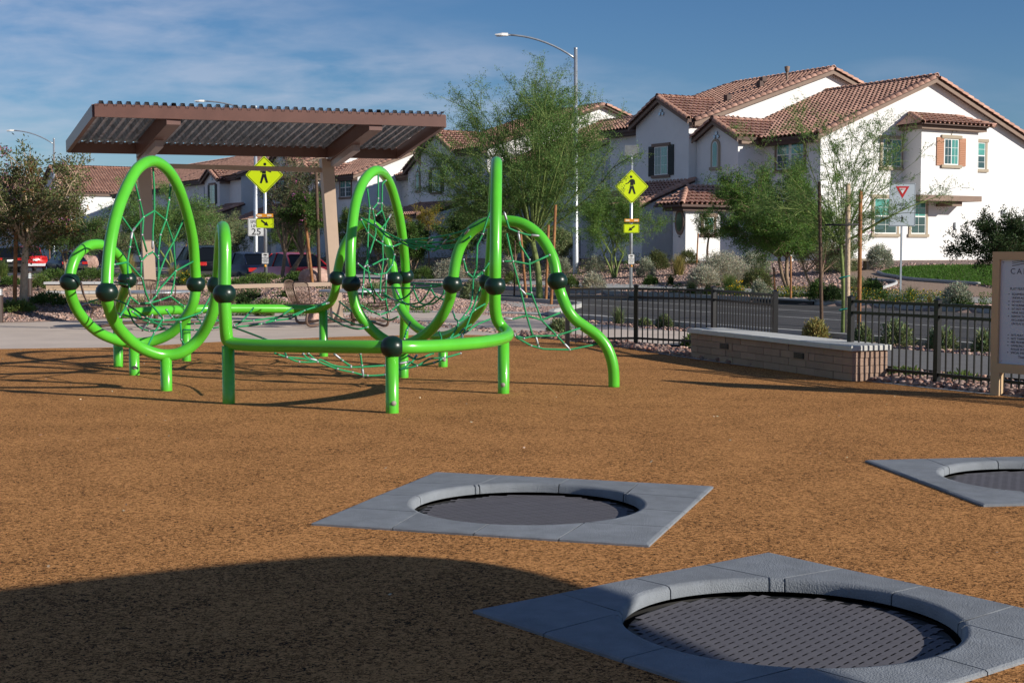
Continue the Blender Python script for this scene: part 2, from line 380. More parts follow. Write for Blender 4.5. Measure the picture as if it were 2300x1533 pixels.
# ================================================================ SETTING
def structure(o, label=None): o['kind'] = 'structure'; return o
def grid_ground():
    xs = np.concatenate([np.arange(-120, -32, 4.0), np.arange(-32, 24, .6), np.arange(24, 60, 2.0), np.arange(60, 141, 5.0)])
    ys = np.concatenate([np.arange(-16, 10, 4.0), np.arange(10, 64, .6), np.arange(64, 110, 2.0), np.arange(110, 220, 6.0)])
    nx, ny = len(xs), len(ys)
    vs = np.array([(x, y, gz(x, y) + (0 if abs(x) > 50 else random.uniform(-.008, .008))) for y in ys for x in xs])
    i = np.arange(nx - 1)[None, :] + np.arange(ny - 1)[:, None] * nx; i = i.ravel()
    fs = np.stack([i, i + 1, i + nx + 1, i + nx], 1)
    return npobj('ground', npmesh('ground', M['soil'], vs, fs, smooth=True))
structure(grid_ground())
mb = MB(); mb.add([(-3000, -600, -.9), (3000, -600, -.9), (3000, 3200, -.9), (-3000, 3200, -.9)], [(0, 1, 2, 3)])
structure(mb.build('far_ground', M['soil']))
def sheet(name, pts, z, m, thick=0):
    bm = bmesh.new(); vs = [bm.verts.new((p[0], p[1], z)) for p in pts]; es = [bm.edges.new((vs[i], vs[(i + 1) % len(vs)])) for i in range(len(vs))]
    bmesh.ops.triangle_fill(bm, use_beauty=True, use_dissolve=False, edges=es)
    for f in bm.faces:
        if f.normal.z < 0: f.normal_flip()
    me = bpy.data.meshes.new(name); bm.to_mesh(me); bm.free(); me.materials.append(m)
    return npobj(name, me)
# trampolines: centre, rotation, half side
TR = [((0.155, 8.62), 0.0), ((1.62, 6.0), 0.0), ((4.05, 9.35), 0.0)]
def sq_fit():
    f = lambda u, v: at(u, v, 1) if 0 else None
    def g(u, v):
        d = ray(u, v); t = -CAMH / d.z; return Vector((d.x * t, d.y * t))
    out_ = []
    P = [g(690, 1175), g(985, 1067), g(1612, 1098), g(1398, 1224)]
    c = sum(P, Vector((0, 0))) / 4 + Vector((.03, 0)); e = (P[2] - P[1] + P[3] - P[0]).normalized(); out_.append((c, math.atan2(e.y, e.x), 1.0))
    L_, T = g(1062, 1376), g(1750, 1240); Rr = g(2300, 1353); e = (T - L_).normalized(); e2 = Vector((e.y, -e.x))
    e3 = (Rr - T).normalized(); ang = math.atan2(e.y, e.x); 
    out_.append((L_ + e * .97 + e2 * .97, ang, .97))
    C_, D_ = g(1943, 1037), g(2156, 1144); E_ = g(2300, 1029); e = (E_ - C_).normalized(); e2 = Vector((e.y, -e.x))
    out_.append((C_ + e * .95 + e2 * .95, math.atan2(e.y, e.x), .95))
    return out_
TRF = sq_fit()
RH = .715
def rubber():
    bm = bmesh.new(); es = []
    outer = spline([Vector((x, y, 0)) for x, y in EDGE], 4) + [Vector((16, -8, 0)), Vector((-16, -8, 0))]
    loops = [[p.to_tuple() for p in outer]]
    for c, an, h in TRF:
        loops.append([(c.x + math.cos(an) * sx * h - math.sin(an) * sy * h, c.y + math.sin(an) * sx * h + math.cos(an) * sy * h, 0) for sx, sy in ((-1, -1), (1, -1), (1, 1), (-1, 1))])
    for lp in loops:
        vs = [bm.verts.new((p[0], p[1], 0)) for p in lp]
        es += [bm.edges.new((vs[i], vs[(i + 1) % len(vs)])) for i in range(len(vs))]
    bmesh.ops.triangle_fill(bm, use_beauty=True, use_dissolve=False, edges=es)
    for f in bm.faces:
        if f.normal.z < 0: f.normal_flip()
    me = bpy.data.meshes.new('rubber_surface'); bm.to_mesh(me); bm.free(); me.materials.append(M['rubber'])
    return npobj('rubber_surface', me)
structure(rubber())
# concrete edging strip along the fence side
mb = MB(); eg = [p for p in spline([Vector((x, y, 0)) for x, y in EDGE], 6) if p.x > -.6]
for p, q in zip(eg, eg[1:]):
    d = (q - p).normalized(); n = Vector((-d.y, d.x, 0))
    if n.y < 0: n = -n
    mb.add([p + Vector((0, 0, .006)), q + Vector((0, 0, .006)), q + n * .16 + Vector((0, 0, .006)), p + n * .16 + Vector((0, 0, .006))], [(0, 1, 2, 3)])
structure(mb.build('concrete_edging', M['edging']))
# tan concrete plaza and path
plaza = [(-30, 19), (-16, 20.4), (-8.25, 22.3), (-6.5, 22.7), (-5.1, 24.0), (-3.6, 25.2), (-2.2, 26.0), (-.9, 26.1), (.1, 25.7), (.75, 25.4), (1.1, 26.2), (1.3, 28.5), (1.9, 31.0), (1.2, 33.8), (0, 35.6), (-2, 36.4), (-5, 36.6), (-9, 36.5), (-9.5, 32.2), (-12, 30.6), (-30, 30)]
structure(sheet('plaza', plaza, -.004, M['conc']))
structure(sheet('path', [(-30, 30.3), (-12, 30.9), (-9.8, 32.5), (-9.2, 36.8), (-30, 37.4)], -.002, M['concg']))
structure(sheet('path_in_shade', [(p.x, p.y) for p in (ab(14.3, -6), ab(17.0, -6), ab(17.0, 20.5), ab(14.4, 19.5))], .0, mat('shaded_path_grey', (.15, .145, .14), .9, var=.1, vs=3, bump=.3, bs=90, dirt=.15)))  # same path further right, its shade put into the dark grey colour
path = [ab(14.4, 19.5), ab(17.0, 20.5), ab(17.0, 24), ab(17.6, 29), ab(16.6, 33.2), ab(13.9, 29.6), ab(14.4, 22)]
pp = [(p.x, p.y) for p in path]
structure(sheet('path', pp, .0, M['conc']))
band = [(.2, 35.55), (-2, 36.35), (-5, 36.55), (-9, 36.45), (-9, 37.1), (-5, 37.2), (-2, 37.1), (.5, 36.4), (2.2, 34.6), (2.9, 31.5), (1.95, 31.0), (1.25, 33.9)]
structure(sheet('path', band, .006, M['concg']))
# control joints sawn in the plaza
mb = MB()
for a_, b_ in (((-20, 27), (1.2, 29)), ((-14, 22.5), (-10, 33)), ((-6.3, 24), (-5.2, 36)), ((-1.2, 27), (-.8, 35.5))):
    p, q = Vector((a_[0], a_[1], -.002)), Vector((b_[0], b_[1], -.002)); n = (q - p).normalized(); n = Vector((-n.y, n.x, 0)) * .008
    mb.add([p - n, q - n, q + n, p + n], [(0, 1, 2, 3)])
o = mb.build('joint', M['mortar'], bpy.data.objects['plaza'])
# brick paving at the left
t = sheet('brick_paving', [(-17, 37.4), (-9.2, 36.9), (-8.2, 38), (-7.6, 43.2), (-17, 43.2)], .02, M['mortar']); structure(t)
mb = MB(); mb.box((-.30, -.145, 0), (.30, .145, .012)); pm = mb.mesh('brick', M['paver'])
k = 0
for j in range(18):
    for i in range(16):
        x = -16.9 + i * .62 + (.31 if j % 2 else 0); y = 37.6 + j * .31
        if x > -8.4: continue
        if k < 290: place('brick', pm, Matrix.Translation((x, y, .021)), t)
        k += 1
# street
def abquad(name, a0, a1, b0, b1, z, m, zt=None):
    mb = MB(); mb.add([ab(a0, b0, z), ab(a1, b0, z), ab(a1, b1, z), ab(a0, b1, z)], [(0, 1, 2, 3)]); return mb.build(name, m)
mb = MB(); bs_ = [-60, 0, 20] + [26 + k for k in range(26)] + [60, 300]
for b0, b1 in zip(bs_, bs_[1:]): mb.add([ab(anear(b0), b0, 0), ab(28.5, b0, 0), ab(28.5, b1, 0), ab(anear(b1), b1, 0)], [(0, 1, 2, 3)])
structure(mb.build('road', M['asph']))
for a in (25.3, 22.7):
    structure(abquad('road_line', a, a + .11, -60, 300, .004, M['paintw']))
def abox(mb, a0, a1, b0, b1, z0, z1):
    vs = [ab(a, b, z) for z in (z0, z1) for a, b in ((a0, b0), (a1, b0), (a1, b1), (a0, b1))]
    return mb.add(vs, [(0, 3, 2, 1), (4, 5, 6, 7), (0, 1, 5, 4), (1, 2, 6, 5), (2, 3, 7, 6), (3, 0, 4, 7)])
mb = MB(); abox(mb, 28.5, 28.66, -60, 31.0, -.1, .15); abox(mb, 28.5, 28.66, 34.0, 300, -.1, .15); structure(mb.build('kerb', M['concg']))
mb = MB()
for b0, b1 in zip(bs_, bs_[1:]):
    p = [ab(anear(b) + o_, b, z) for b in (b0, b1) for o_, z in ((-.16, -.1), (0, -.1), (0, .11), (-.16, .11))]
    mb.add(p, [(1, 5, 6, 2), (2, 6, 7, 3), (3, 7, 4, 0)])
structure(mb.build('kerb', M['concg']))
mb = MB(); abox(mb, 28.5, 30.4, 31.0, 34.0, -.1, .148); abox(mb, 28.42, 28.5, 31.0, 34.0, .10, .148); o = mb.build('storm_drain', M['concg']); tag(o, 'concrete storm drain inlet in the far kerb, with a long dark slot', 'drain')
mb = MB(); abox(mb, 28.44, 28.499, 31.1, 33.9, .004, .098); mb.build('slot', M['ink'], o)
# far sidewalk draped on the verge
def drape(name, inside, a0, a1, b0, b1, res, off, m):
    na, nb = int((a1 - a0) / res) + 1, int((b1 - b0) / res) + 1; vs = []; fs = []; idx = {}
    def vid(i, j):
        if (i, j) not in idx:
            p = ab(a0 + i * res, b0 + j * res); p.z = gz(p.x, p.y) + off; idx[(i, j)] = len(vs); vs.append(p.to_tuple())
        return idx[(i, j)]
    for i in range(na):
        for j in range(nb):
            if inside(a0 + (i + .5) * res, b0 + (j + .5) * res): fs.append((vid(i, j), vid(i + 1, j), vid(i + 1, j + 1), vid(i, j + 1)))
    return npobj(name, npmesh(name, m, np.array(vs), np.array(fs)))
structure(drape('sidewalk', lambda a, b: True, 30.4, 32.0, 5, 160, .8, .03, M['concg']))
structure(drape('sidewalk', lambda a, b: True, 28.7, 30.4, 41.5, 45.5, .2, .03, M['concg']))
structure(drape('sidewalk', lambda a, b: anear(b) - 2.2 < a < anear(b) - .5, 15.2, 23, 33.5, 160, .4, .035, M['concg']))
mb = MB(); mb.add([ab(28.75, 42.0, .168), ab(29.6, 42.0, .168), ab(29.6, 44.8, .168), ab(28.75, 44.8, .168)], [(0, 1, 2, 3)]); structure(mb.build('tactile_paving', M['painty']))
# lawn and granite path on the far verge
def inpoly(P):
    def f(a, b):
        c = False; n = len(P)
        for i in range(n):
            (x1, y1), (x2, y2) = P[i], P[(i + 1) % n]
            if (y1 > b) != (y2 > b) and a < (x2 - x1) * (b - y1) / (y2 - y1) + x1: c = not c
        return c
    return f
def pxpoly(L_): 
    out_ = []
    for u, v in L_:
        p = gpt(u, v); out_.append(toab(p.x, p.y))
    return out_
lawnP = pxpoly([(1972, 614), (2010, 604), (2080, 599), (2240, 598), (2420, 600), (2420, 650), (2240, 646), (2130, 634), (2050, 628), (1995, 622)])
lp = inpoly(lawnP); lwa = [p[0] for p in lawnP]; lwb = [p[1] for p in lawnP]
structure(drape('lawn', lp, min(lwa), max(lwa), min(lwb), max(lwb), .25, .03, M['llawn'] if 0 else M['soil']))
dgP = pxpoly([(1900, 640), (1905, 612), (1950, 606), (1985, 616), (2010, 628), (2060, 633), (2140, 638), (2240, 650), (2420, 656), (2420, 672), (2240, 668), (2100, 662), (1975, 664), (2030, 640), (2010, 634), (1950, 632)])
dp = inpoly(dgP); a_ = [p[0] for p in dgP]; b_ = [p[1] for p in dgP]
structure(drape('granite_path', dp, min(a_), max(a_), min(b_), max(b_), .2, .015, M['dg']))
def cyl_between(mb, p, q, r, n=8): return mb.tube([p, q], r, n)
mb = MB()
P = [gpt(u, v) + Vector((0, 0, .05)) for u, v in [(1972, 614), (1985, 619), (2010, 624), (2050, 630), (2130, 636), (2200, 641)]]
mb.tube(spline(P, 5), .06, 6); P = [gpt(u, v) + Vector((0, 0, .05)) for u, v in [(1955, 632), (2000, 634), (2012, 637), (2008, 642), (1980, 650)]]; mb.tube(spline(P, 5), .06, 6)
structure(mb.build('lawn_edging', M['edging']))
# ================================================================ STONES (stuff)
ICO = None
def ico():
    bm = bmesh.new(); bmesh.ops.create_icosphere(bm, subdivisions=1, radius=1); v = np.array([x.co[:] for x in bm.verts]); f = np.array([[a.index for a in q.verts] for q in bm.faces]); bm.free(); return v, f
def scatter_stones(name, pts, size, tones, label=None, flat=.65):
    V0, F0 = ico(); n = len(pts); k = len(V0)
    q = rng.normal(size=(n, 3, 3)); Q, _ = np.linalg.qr(q)
    vj = V0[None] * (1 + rng.uniform(-.28, .28, (n, k, 1))); sc = rng.uniform(.6, 1.25, (n, 1, 3)); vv = np.einsum('nki,nij->nkj', vj * sc, Q)
    s = (size * rng.uniform(.55, 1.35, n))[:, None, None]; vv = vv * s; vv[:, :, 2] *= flat
    vv = vv + np.asarray(pts)[:, None, :]
    fs = (F0[None] + (np.arange(n) * k)[:, None, None]).reshape(-1, 3)
    tone = np.array(tones)[rng.integers(0, len(tones), n)] * rng.uniform(.75, 1.2, (n, 1)); tint = np.repeat(tone, k, 0)
    o = npobj(name, npmesh(name, M['stone'], vv.reshape(-1, 3), fs, tint=tint)); o['kind'] = 'stuff'
    if label: o['label'] = label
    return o
TONES = [(1, 1, 1), (1.25, 1.15, 1.1), (.75, .68, .68), (1.45, 1.25, 1.1), (.9, .72, .65), (1.1, 1.05, 1.1)]
def strip_pts(n, f):
    out_ = []
    while len(out_) < n:
        p = f()
        if p is not None: out_.append(p)
    return np.array(out_)
def near_strip():
    x = random.uniform(.2, 7.2); y = edgeY(x) + random.uniform(.14, 1) ** 1.3 * 1.5
    a, b = toab(x, y)
    return (x, y, random.uniform(-.01, .04)) if a < 14.2 else None
scatter_stones('river_rock', strip_pts(6500, near_strip), .043, [tuple(.78 * q for q in t_) for t_ in TONES] + [(.62, .42, .36), (.95, .6, .5)], 'pink and grey landscaping rock along the black fence')
def verge():
    b = random.uniform(8, 40); a = random.uniform(17.05, 17.82) if random.random() < .75 else random.uniform(13.6, 14.3)
    p = ab(a, b); return (p.x, p.y, .0)
scatter_stones('gravel', strip_pts(5500, verge), .035, TONES, 'strip of pink gravel between the path and the near kerb')
def mound():
    Y = random.uniform(36.6, 49); x = random.uniform(-.36 * Y, .055 * Y + 1.2); a, b = toab(x, Y)
    if a > anear(b) - .3 or (x < -7.6 and Y < 43.2 and x > -17): return None
    if x > .5 and Y < 37 : return None
    return (x, Y, gz(x, Y) + .01)
scatter_stones('gravel', strip_pts(26000, mound), .042, TONES, 'pink gravel covering the planted mound behind the plaza')
def rmound():
    x = random.uniform(.8, 4.0); y = random.uniform(29.5, 40); a, b = toab(x, y)
    return (x, y, gz(x, y) + .01) if a < anear(b) - .3 and not (a > 13.9 and y < 33) and (x > 2.2 or y > 36.5) else None
scatter_stones('gravel', strip_pts(5000, rmound), .04, TONES, 'pink gravel bed behind the green climbing net')
def lmound():
    x = random.uniform(-15.5, -9.2); y = random.uniform(31, 38.3)
    return (x, y, gz(x, y) + .01) if gz(x, y) > 0.0 else None
scatter_stones('gravel', strip_pts(5000, lmound), .035, TONES, 'small gravel mound beside the path on the left')
def farverge():
    a = random.uniform(28.8, 42) ; b = random.uniform(16, 60)
    if 30.4 < a < 32 or lp(a, b) or dp(a, b): return None
    p = ab(a, b); return (p.x, p.y, gz(p.x, p.y) + .01)
scatter_stones('gravel', strip_pts(14000, farverge), .05, TONES, 'pink gravel planting beds across the street')
# ================================================================ TRAMPOLINES
def trampoline(i, label):
    c, an, h = TRF[i]; C3 = Vector((c.x, c.y, 0)); Rz = Matrix.Rotation(an, 4, 'Z'); Mw = Matrix.Translation(C3) @ Rz
    t = thing('trampoline', label, 'trampoline', C3, 'trampolines set flush in the rubber surface')
    J = .47 * h / .95; T_ = .022; g = .004
    # ring section profile from outer edge to the hole, bevelled lip
    def arc(x0, x1, n=10):                                 # circle points with x from x0 to x1, y>0
        a0 = math.acos(x0 / RH); a1 = math.acos(x1 / RH); return [(RH * math.cos(a0 + (a1 - a0) * k / n), RH * math.sin(a0 + (a1 - a0) * k / n)) for k in range(n + 1)]
    def tile(inner, outer):
        """inner: points on the hole (list), outer: matching list on the outer boundary"""
        mb = MB(); n = len(inner); prof = [(0, T_ - .012, 0), (0.012, T_, 1)]
        rings = []
        for q in range(7):
            pts = []
            for (ix, iy), (ox, oy) in zip(inner, outer):
                d = Vector((ix, iy)).normalized()
                if q == 0: p = (ox, oy, -.06)
                elif q == 1: p = (ox, oy, .012)
                elif q == 2: p = (ox + (ix - ox) * .04, oy + (iy - oy) * .04, .018)
                else:
                    rr, z = {3: (.035, .022), 4: (.014, .018), 5: (.002, .004), 6: (.0, -.038)}[q]
                    p = (ix + d.x * rr, iy + d.y * rr, z)
                pts.append(p)
            rings.append(pts)
        for part, smooth in ((rings[:4], False), (rings[3:], True)):
            vs = [p for r_ in part for p in r_]
            mb.add([Mw @ Vector(p) for p in vs], [(q * n + k, q * n + k + 1, (q + 1) * n + k + 1, (q + 1) * n + k) for q in range(len(part) - 1) for k in range(n - 1)], smooth)
        for e in (0, n - 1): mb.add([Mw @ Vector(r_[e]) for r_ in rings], [tuple(range(7))])
        mb.build('border_tile', M['border'], t)
    for sd_ in range(4):
        ca, sa = math.cos(sd_ * math.pi / 2), math.sin(sd_ * math.pi / 2)
        rot = lambda L_: [(x * ca - y * sa, x * sa + y * ca) for x, y in L_]
        for (x0, x1) in ((-J + g, -g), (g, J - g)):
            inn = arc(x0, x1); tile(rot(inn), rot([(x, h) for x, y in inn]))
        y0 = math.sqrt(RH * RH - (J + g) ** 2)
        inn = [(RH * math.cos(a), RH * math.sin(a)) for a in [math.atan2(y0, J + g) + (math.atan2(J + g, y0) - math.atan2(y0, J + g)) * k / 6 for k in range(7)]]
        outp = [(J + g, h), (J + (h - J) * .4, h), (h - .1, h), (h, h), (h, h - .1), (h, J + (h - J) * .4), (h, J + g)]
        tile(rot(inn), rot(outp))
    # pit and mat
    mb = MB(); mb.lathe([(RH + .05, -.07), (RH + .05, -.35), (0.001, -.35)], C3, 40); mb.build('pit', M['ink'], t)
    mt = MB(); mt.lathe([(RH - .022, -.056), (0.001, -.056)], C3, 40); mt = mt.build('mat', M['ink'], t)
    sw, sh = .078, .046; me = MB(); hw, hh = sw / 2 - .0006, sh / 2
    top = [(-hw, -hh, .006), (-.026, -hh, .006), (-.020, -hh + .0075, .006), (.022, -hh + .0075, .006), (.028, -hh, .006), (hw, -hh, .006), (hw, hh - .0004, .006), (-hw, hh - .0004, .006)]
    me.add(top, [tuple(range(8))])
    sm_ = me.mesh('slat', M['mat']); cells = []
    nr = int(RH * 2 / sh) + 2
    for j in range(-nr // 2, nr // 2 + 1):
        for k in range(-12, 13):
            x = k * sw + (sw / 2 if j % 2 else 0); y = j * sh
            if math.hypot(abs(x) + sw / 2, abs(y) + sh / 2) < RH - .012: cells.append((x, y))
    Ms = Mw @ Matrix.Rotation(R(12), 4, 'Z'); pos = [(Ms @ Vector((x, y, -.057)), x, y) for x, y in cells]
    pos.sort(key=lambda q: q[0].length)
    Rm = Ms.to_3x3().to_4x4()
    for p, x, y in pos[:300]:
        place('slat', sm_, Matrix.Translation(p) @ Rm, mt)
    mb = MB()
    for p, x, y in pos[300:]: mb.add([p + (Rm @ Vector(q)) for q in me.v], me.f)
    if len(pos) > 300:
        o = mb.build('slats', M['mat'], mt); o['kind'] = 'stuff'
    return t
trampoline(0, 'middle sunken trampoline, wholly in view, with a pale blue-grey tile border')
trampoline(1, 'nearest and largest sunken trampoline, its border half in shadow')
trampoline(2, 'sunken trampoline cut by the right edge of the picture')
# ================================================================ GREEN CLIMBING STRUCTURE
cs = thing('climbing_structure', 'large bright green tubular climbing net with looping pipes, dark ball joints and green ropes', 'climbing frame', at(881, 928, 13.9))
TRAD = .066
P1 = [(512, 764, 14.75), (530, 772, 14.7), (600, 776, 14.5), (740, 778, 14.15), (881, 779, 13.9), (960, 778, 14.1), (1050, 772, 14.6), (1100, 766, 15.1), (1133, 758, 15.55), (1141, 749, 15.85), (1130, 737, 16.0), (1117, 718, 16.0), (1112, 690, 15.95), (1112, 642, 15.9), (1113, 560, 15.9), (1114, 460, 16.1), (1115, 392, 16.45), (1115, 364, 16.9), (1112, 395, 17.4), (1108, 460, 17.8), (1103, 560, 18.0), (1096, 632, 18.1), (1088, 672, 18.3), (1068, 705, 18.6), (1035, 738, 19.0), (990, 755, 19.4), (940, 738, 19.8), (905, 700, 20.1), (892, 660, 20.3), (886, 627, 20.4), (878, 580, 20.5), (865, 535, 20.55), (842, 508, 20.6), (820, 502, 20.65), (795, 517, 20.7), (772, 555, 20.75), (760, 600, 20.8), (757, 624, 20.8), (752, 655, 20.9), (740, 680, 21.1), (718, 692, 21.3), (690, 694, 21.3), (600, 693, 21.0), (480, 693, 20.6), (418, 695, 20.3), (340, 698, 19.8), (300, 702, 19.55), (278, 703, 19.4), (268, 694, 19.2), (272, 672, 18.8), (284, 640, 18.35), (286, 625, 18.25), (281, 600, 18.2), (268, 575, 18.1), (245, 556, 17.9), (220, 549, 17.6), (195, 554, 17.4), (172, 575, 17.2), (160, 605, 17.1), (157, 633, 17.05), (160, 664, 17.1), (178, 703, 17.3), (217, 743, 17.6), (264, 764, 17.9), (303, 770, 18.1), (345, 765, 18.2), (385, 747, 18.2), (415, 715, 18.15), (434, 680, 18.1), (440, 638, 18.1), (438, 600, 18.05), (433, 540, 17.9), (420, 480, 17.6), (400, 420, 17.2), (375, 380, 16.9), (343, 362, 16.6), (310, 378, 16.3), (285, 420, 16.0), (262, 480, 15.7), (246, 560, 15.45), (240, 656, 15.3), (245, 690, 15.4), (262, 730, 15.6), (300, 770, 15.85), (340, 791, 16.0), (374, 797, 16.1), (410, 790, 16.15), (447, 760, 16.2), (475, 710, 16.1), (486, 660, 16.05), (490, 625, 16.0), (493, 580, 15.85), (496, 535, 15.55), (500, 510, 15.2), (504, 530, 14.85), (505, 570, 14.75), (504, 660, 14.7), (506, 710, 14.7), (508, 745, 14.72)]
P2 = [(1379, 870, 16.55), (1378, 832, 16.55), (1372, 802, 16.55), (1360, 775, 16.55), (1340, 752, 16.55), (1315, 734, 16.55), (1292, 717, 16.55), (1275, 695, 16.55), (1262, 665, 16.6), (1252, 631, 16.6), (1245, 590, 16.65), (1230, 555, 16.7), (1207, 525, 16.75), (1175, 503, 16.8), (1140, 496, 16.85), (1100, 498, 16.9), (1065, 514, 16.95), (1040, 542, 17.0), (1025, 580, 17.0), (1016, 638, 17.0), (1010, 670, 17.1), (995, 705, 17.2), (970, 738, 17.4), (935, 764, 17.5), (905, 774, 17.6), (880, 770, 17.7), (850, 753, 17.8), (820, 724, 17.8), (800, 690, 17.8), (789, 637, 17.8), (787, 580, 17.8), (790, 520, 17.9), (800, 450, 18.2), (820, 402, 18.6), (848, 383, 19.0), (873, 408, 19.6), (893, 470, 20.0), (905, 540, 20.3), (911, 620, 20.6), (909, 700, 20.75), (906, 790, 20.95), (906, 810, 21.0)]
mb = MB(); mb.tube(spline([at(*p) for p in P1], 5, True), TRAD, 20, closed=True); mb.build('pipe', M['green'], cs, label='closed green pipe looping all round the frame')
mb = MB(); mb.tube(spline([at(*p) for p in P2], 5), TRAD, 20); mb.build('pipe', M['green'], cs, label='green pipe from the curved right foot through two arches')
LEGS = [(881, 13.9, .60), (514, 14.75, .60), (374, 16.1, .38), (302, 18.1, .38), (266, 19.4, .70), (419, 20.4, .70), (727, 21.3, .70), (906, 17.75, .40), (995, 19.4, .40), (1131, 15.8, .60)]
for i, (u, Y, z) in enumerate(LEGS):
    p = at(u, 560 + 5110 / Y, Y); p.z = 0; x = p.copy()
    mb = MB(); mb.tube([x - Vector((0, 0, .2)), x, x + Vector((0, 0, z))], TRAD * .98, 20); mb.build('leg', M['green'], cs)
    if i in (0, 3, 8, 9):
        d = Vector((.35, -.93, 0)) if i != 9 else Vector((-.1, -1, 0)); q = x + d * (TRAD * .98) + Vector((0, 0, .10))
        mb = MB(); Mx = d.to_track_quat('Z', 'Y').to_matrix(); mb.lathe([(.0005, .004), (.025, .004), (.026, -.004)], q, 12, Mx); mb.build('inspection_cap', M['scuff'], cs)
BALLS = [(881, 779, 13.9), (504, 660, 14.7), (240, 656, 15.3), (440, 638, 18.1), (286, 628, 18.25), (157, 633, 17.05), (489, 640, 16.0), (757, 624, 20.8), (789, 637, 17.8), (886, 627, 20.4), (911, 620, 20.6), (1016, 638, 17.0), (1112, 642, 15.9), (1096, 632, 18.1), (1252, 631, 16.6)]
bm_ = MB(); bm_.sphere((0, 0, 0), .120, 32, (1, 1, .93)); bme = bm_.mesh('ball_joint', M['ball'])
for p in BALLS: place('ball_joint', bme, Matrix.Translation(at(*p)), cs)
mb = MB(); q = at(504, 662, 14.7); mb.lathe([(.0005, .121), (.03, .118), (.058, .104), (.06, .098)], q, 20, Vector((.05, -1, 0)).to_track_quat('Z', 'Y').to_matrix()); mb.build('cover_disc', M['ball'], cs)
# rope nets: polylines measured on the photo, each with its own distances
def cv(s, ox, oy, pts): return [(ox + x / s, oy + y / s) for x, y in pts]
cm = MB(); cm.sphere((0, 0, 0), .017, 10, (1, 1, .9)); cmesh = cm.mesh('clamp', M['alu'])
fm = MB(); fm.tube([(0, 0, -.055), (0, 0, -.03), (0, 0, .03), (0, 0, .055)], [.009, .015, .015, .009], 10); fmesh = fm.mesh('ferrule', M['alu'])
def net(label, s, ox, oy, ropes, Yf, r=.0115):
    taut = 'web' in label or 'arch down' in label
    n0 = thing('rope_net', None, None, WORG[cs.name], parent=cs); n0['label'] = label
    seen = {}; fer = set()
    for ri, rp in enumerate(ropes):
        px = cv(s, ox, oy, rp)
        if len(px) < 2: continue
        pts = []
        for u, v in px: pts.append(at(u, v, Yf(u, v)))
        mb = MB(); mb.tube(spline(pts, 5) if not taut else [a_.lerp(b_, t_) for a_, b_ in zip(pts, pts[1:]) for t_ in (.04, .5, .96)], r, 7); mb.build('rope', M['rope'], n0)
        for (u, v), p in zip(px[1:-1], pts[1:-1]):
            key = (round(u / 7), round(v / 7))
            seen.setdefault(key, p)
        for p, q in ((pts[0], pts[1]), (pts[-1], pts[-2])):
            if random.random() < .2:
                d = (q - p).normalized(); place('ferrule', fmesh, Matrix.Translation(p + d * .05) @ d.to_track_quat('Z', 'Y').to_matrix().to_4x4(), n0)
            else: seen.setdefault((round(p.x * 30), round(p.z * 30), 1), p)
    for p in seen.values():
        if random.random() < .6: place('clamp', cmesh, Matrix.Translation(p), n0)
net('rope web strung inside the tall left hoop', 2.555, 100, 320, [
    [(622, 140), (630, 270), (630, 395), (622, 500), (620, 610)], [(518, 225), (545, 330), (568, 428), (560, 530), (588, 630)],
    [(728, 215), (715, 330), (696, 445), (665, 530), (652, 650)], [(440, 420), (503, 510), (545, 650), (555, 680)],
    [(812, 410), (740, 570), (700, 640), (662, 740), (640, 850)], [(503, 510), (568, 428), (630, 392), (696, 445), (740, 570), (752, 737)],
    [(503, 510), (490, 600), (476, 687), (480, 780), (492, 880)], [(556, 680), (588, 645), (622, 628), (652, 665), (655, 740), (650, 800)],
    [(860, 678), (752, 737), (660, 840), (640, 880), (600, 920)], [(400, 700), (476, 687), (560, 780), (580, 860), (605, 920), (680, 1010), (630, 1090), (590, 1172)],
    [(752, 737), (740, 820), (722, 880)], [(556, 680), (552, 770)], [(492, 885), (540, 925), (605, 920), (660, 905), (722, 882), (770, 920), (800, 940)],
    [(492, 885), (470, 940), (430, 1000)], [(505, 970), (560, 1010), (680, 1020), (780, 1015), (900, 975), (960, 870), (985, 770)],
    [(780, 1030), (785, 1130), (805, 1165)], [(400, 800), (470, 815)]], lambda u, v: 15.35 + (u - 240) * .0135)
net('low sagging rope net behind the left hoops', 2.555, 100, 320, [
    [(215, 935), (310, 900), (430, 910), (520, 960)], [(480, 960), (520, 1040), (600, 1080), (700, 1070), (860, 1075), (1000, 1060)],
    [(420, 980), (540, 1010), (660, 1040), (860, 1040), (1000, 1020)], [(700, 960), (730, 1000), (790, 1050)], [(850, 980), (900, 1030), (960, 1070)],
    [(520, 960), (580, 1000), (680, 1060), (730, 1075)], [(620, 985), (600, 1030), (560, 1080)]], lambda u, v: 18.6)
net('low horizontal rope net between the back beam and the front post', 5.349, 470, 600, [
    [(530, 490), (400, 640), (300, 700)], [(990, 495), (840, 595), (620, 680), (330, 715)], [(1440, 425), (1140, 520), (960, 590), (840, 595), (530, 640), (290, 655)],
    [(1140, 520), (980, 610), (790, 640), (610, 680)], [(290, 720), (650, 855), (860, 950), (930, 1080)], [(1560, 410), (1700, 520), (1850, 620), (2000, 660)],
    [(1420, 590), (1610, 695), (1780, 740), (1900, 720)], [(1480, 540), (1600, 620), (1730, 680), (1850, 700)]], lambda u, v: 19.5 - (v - 675) * .035)
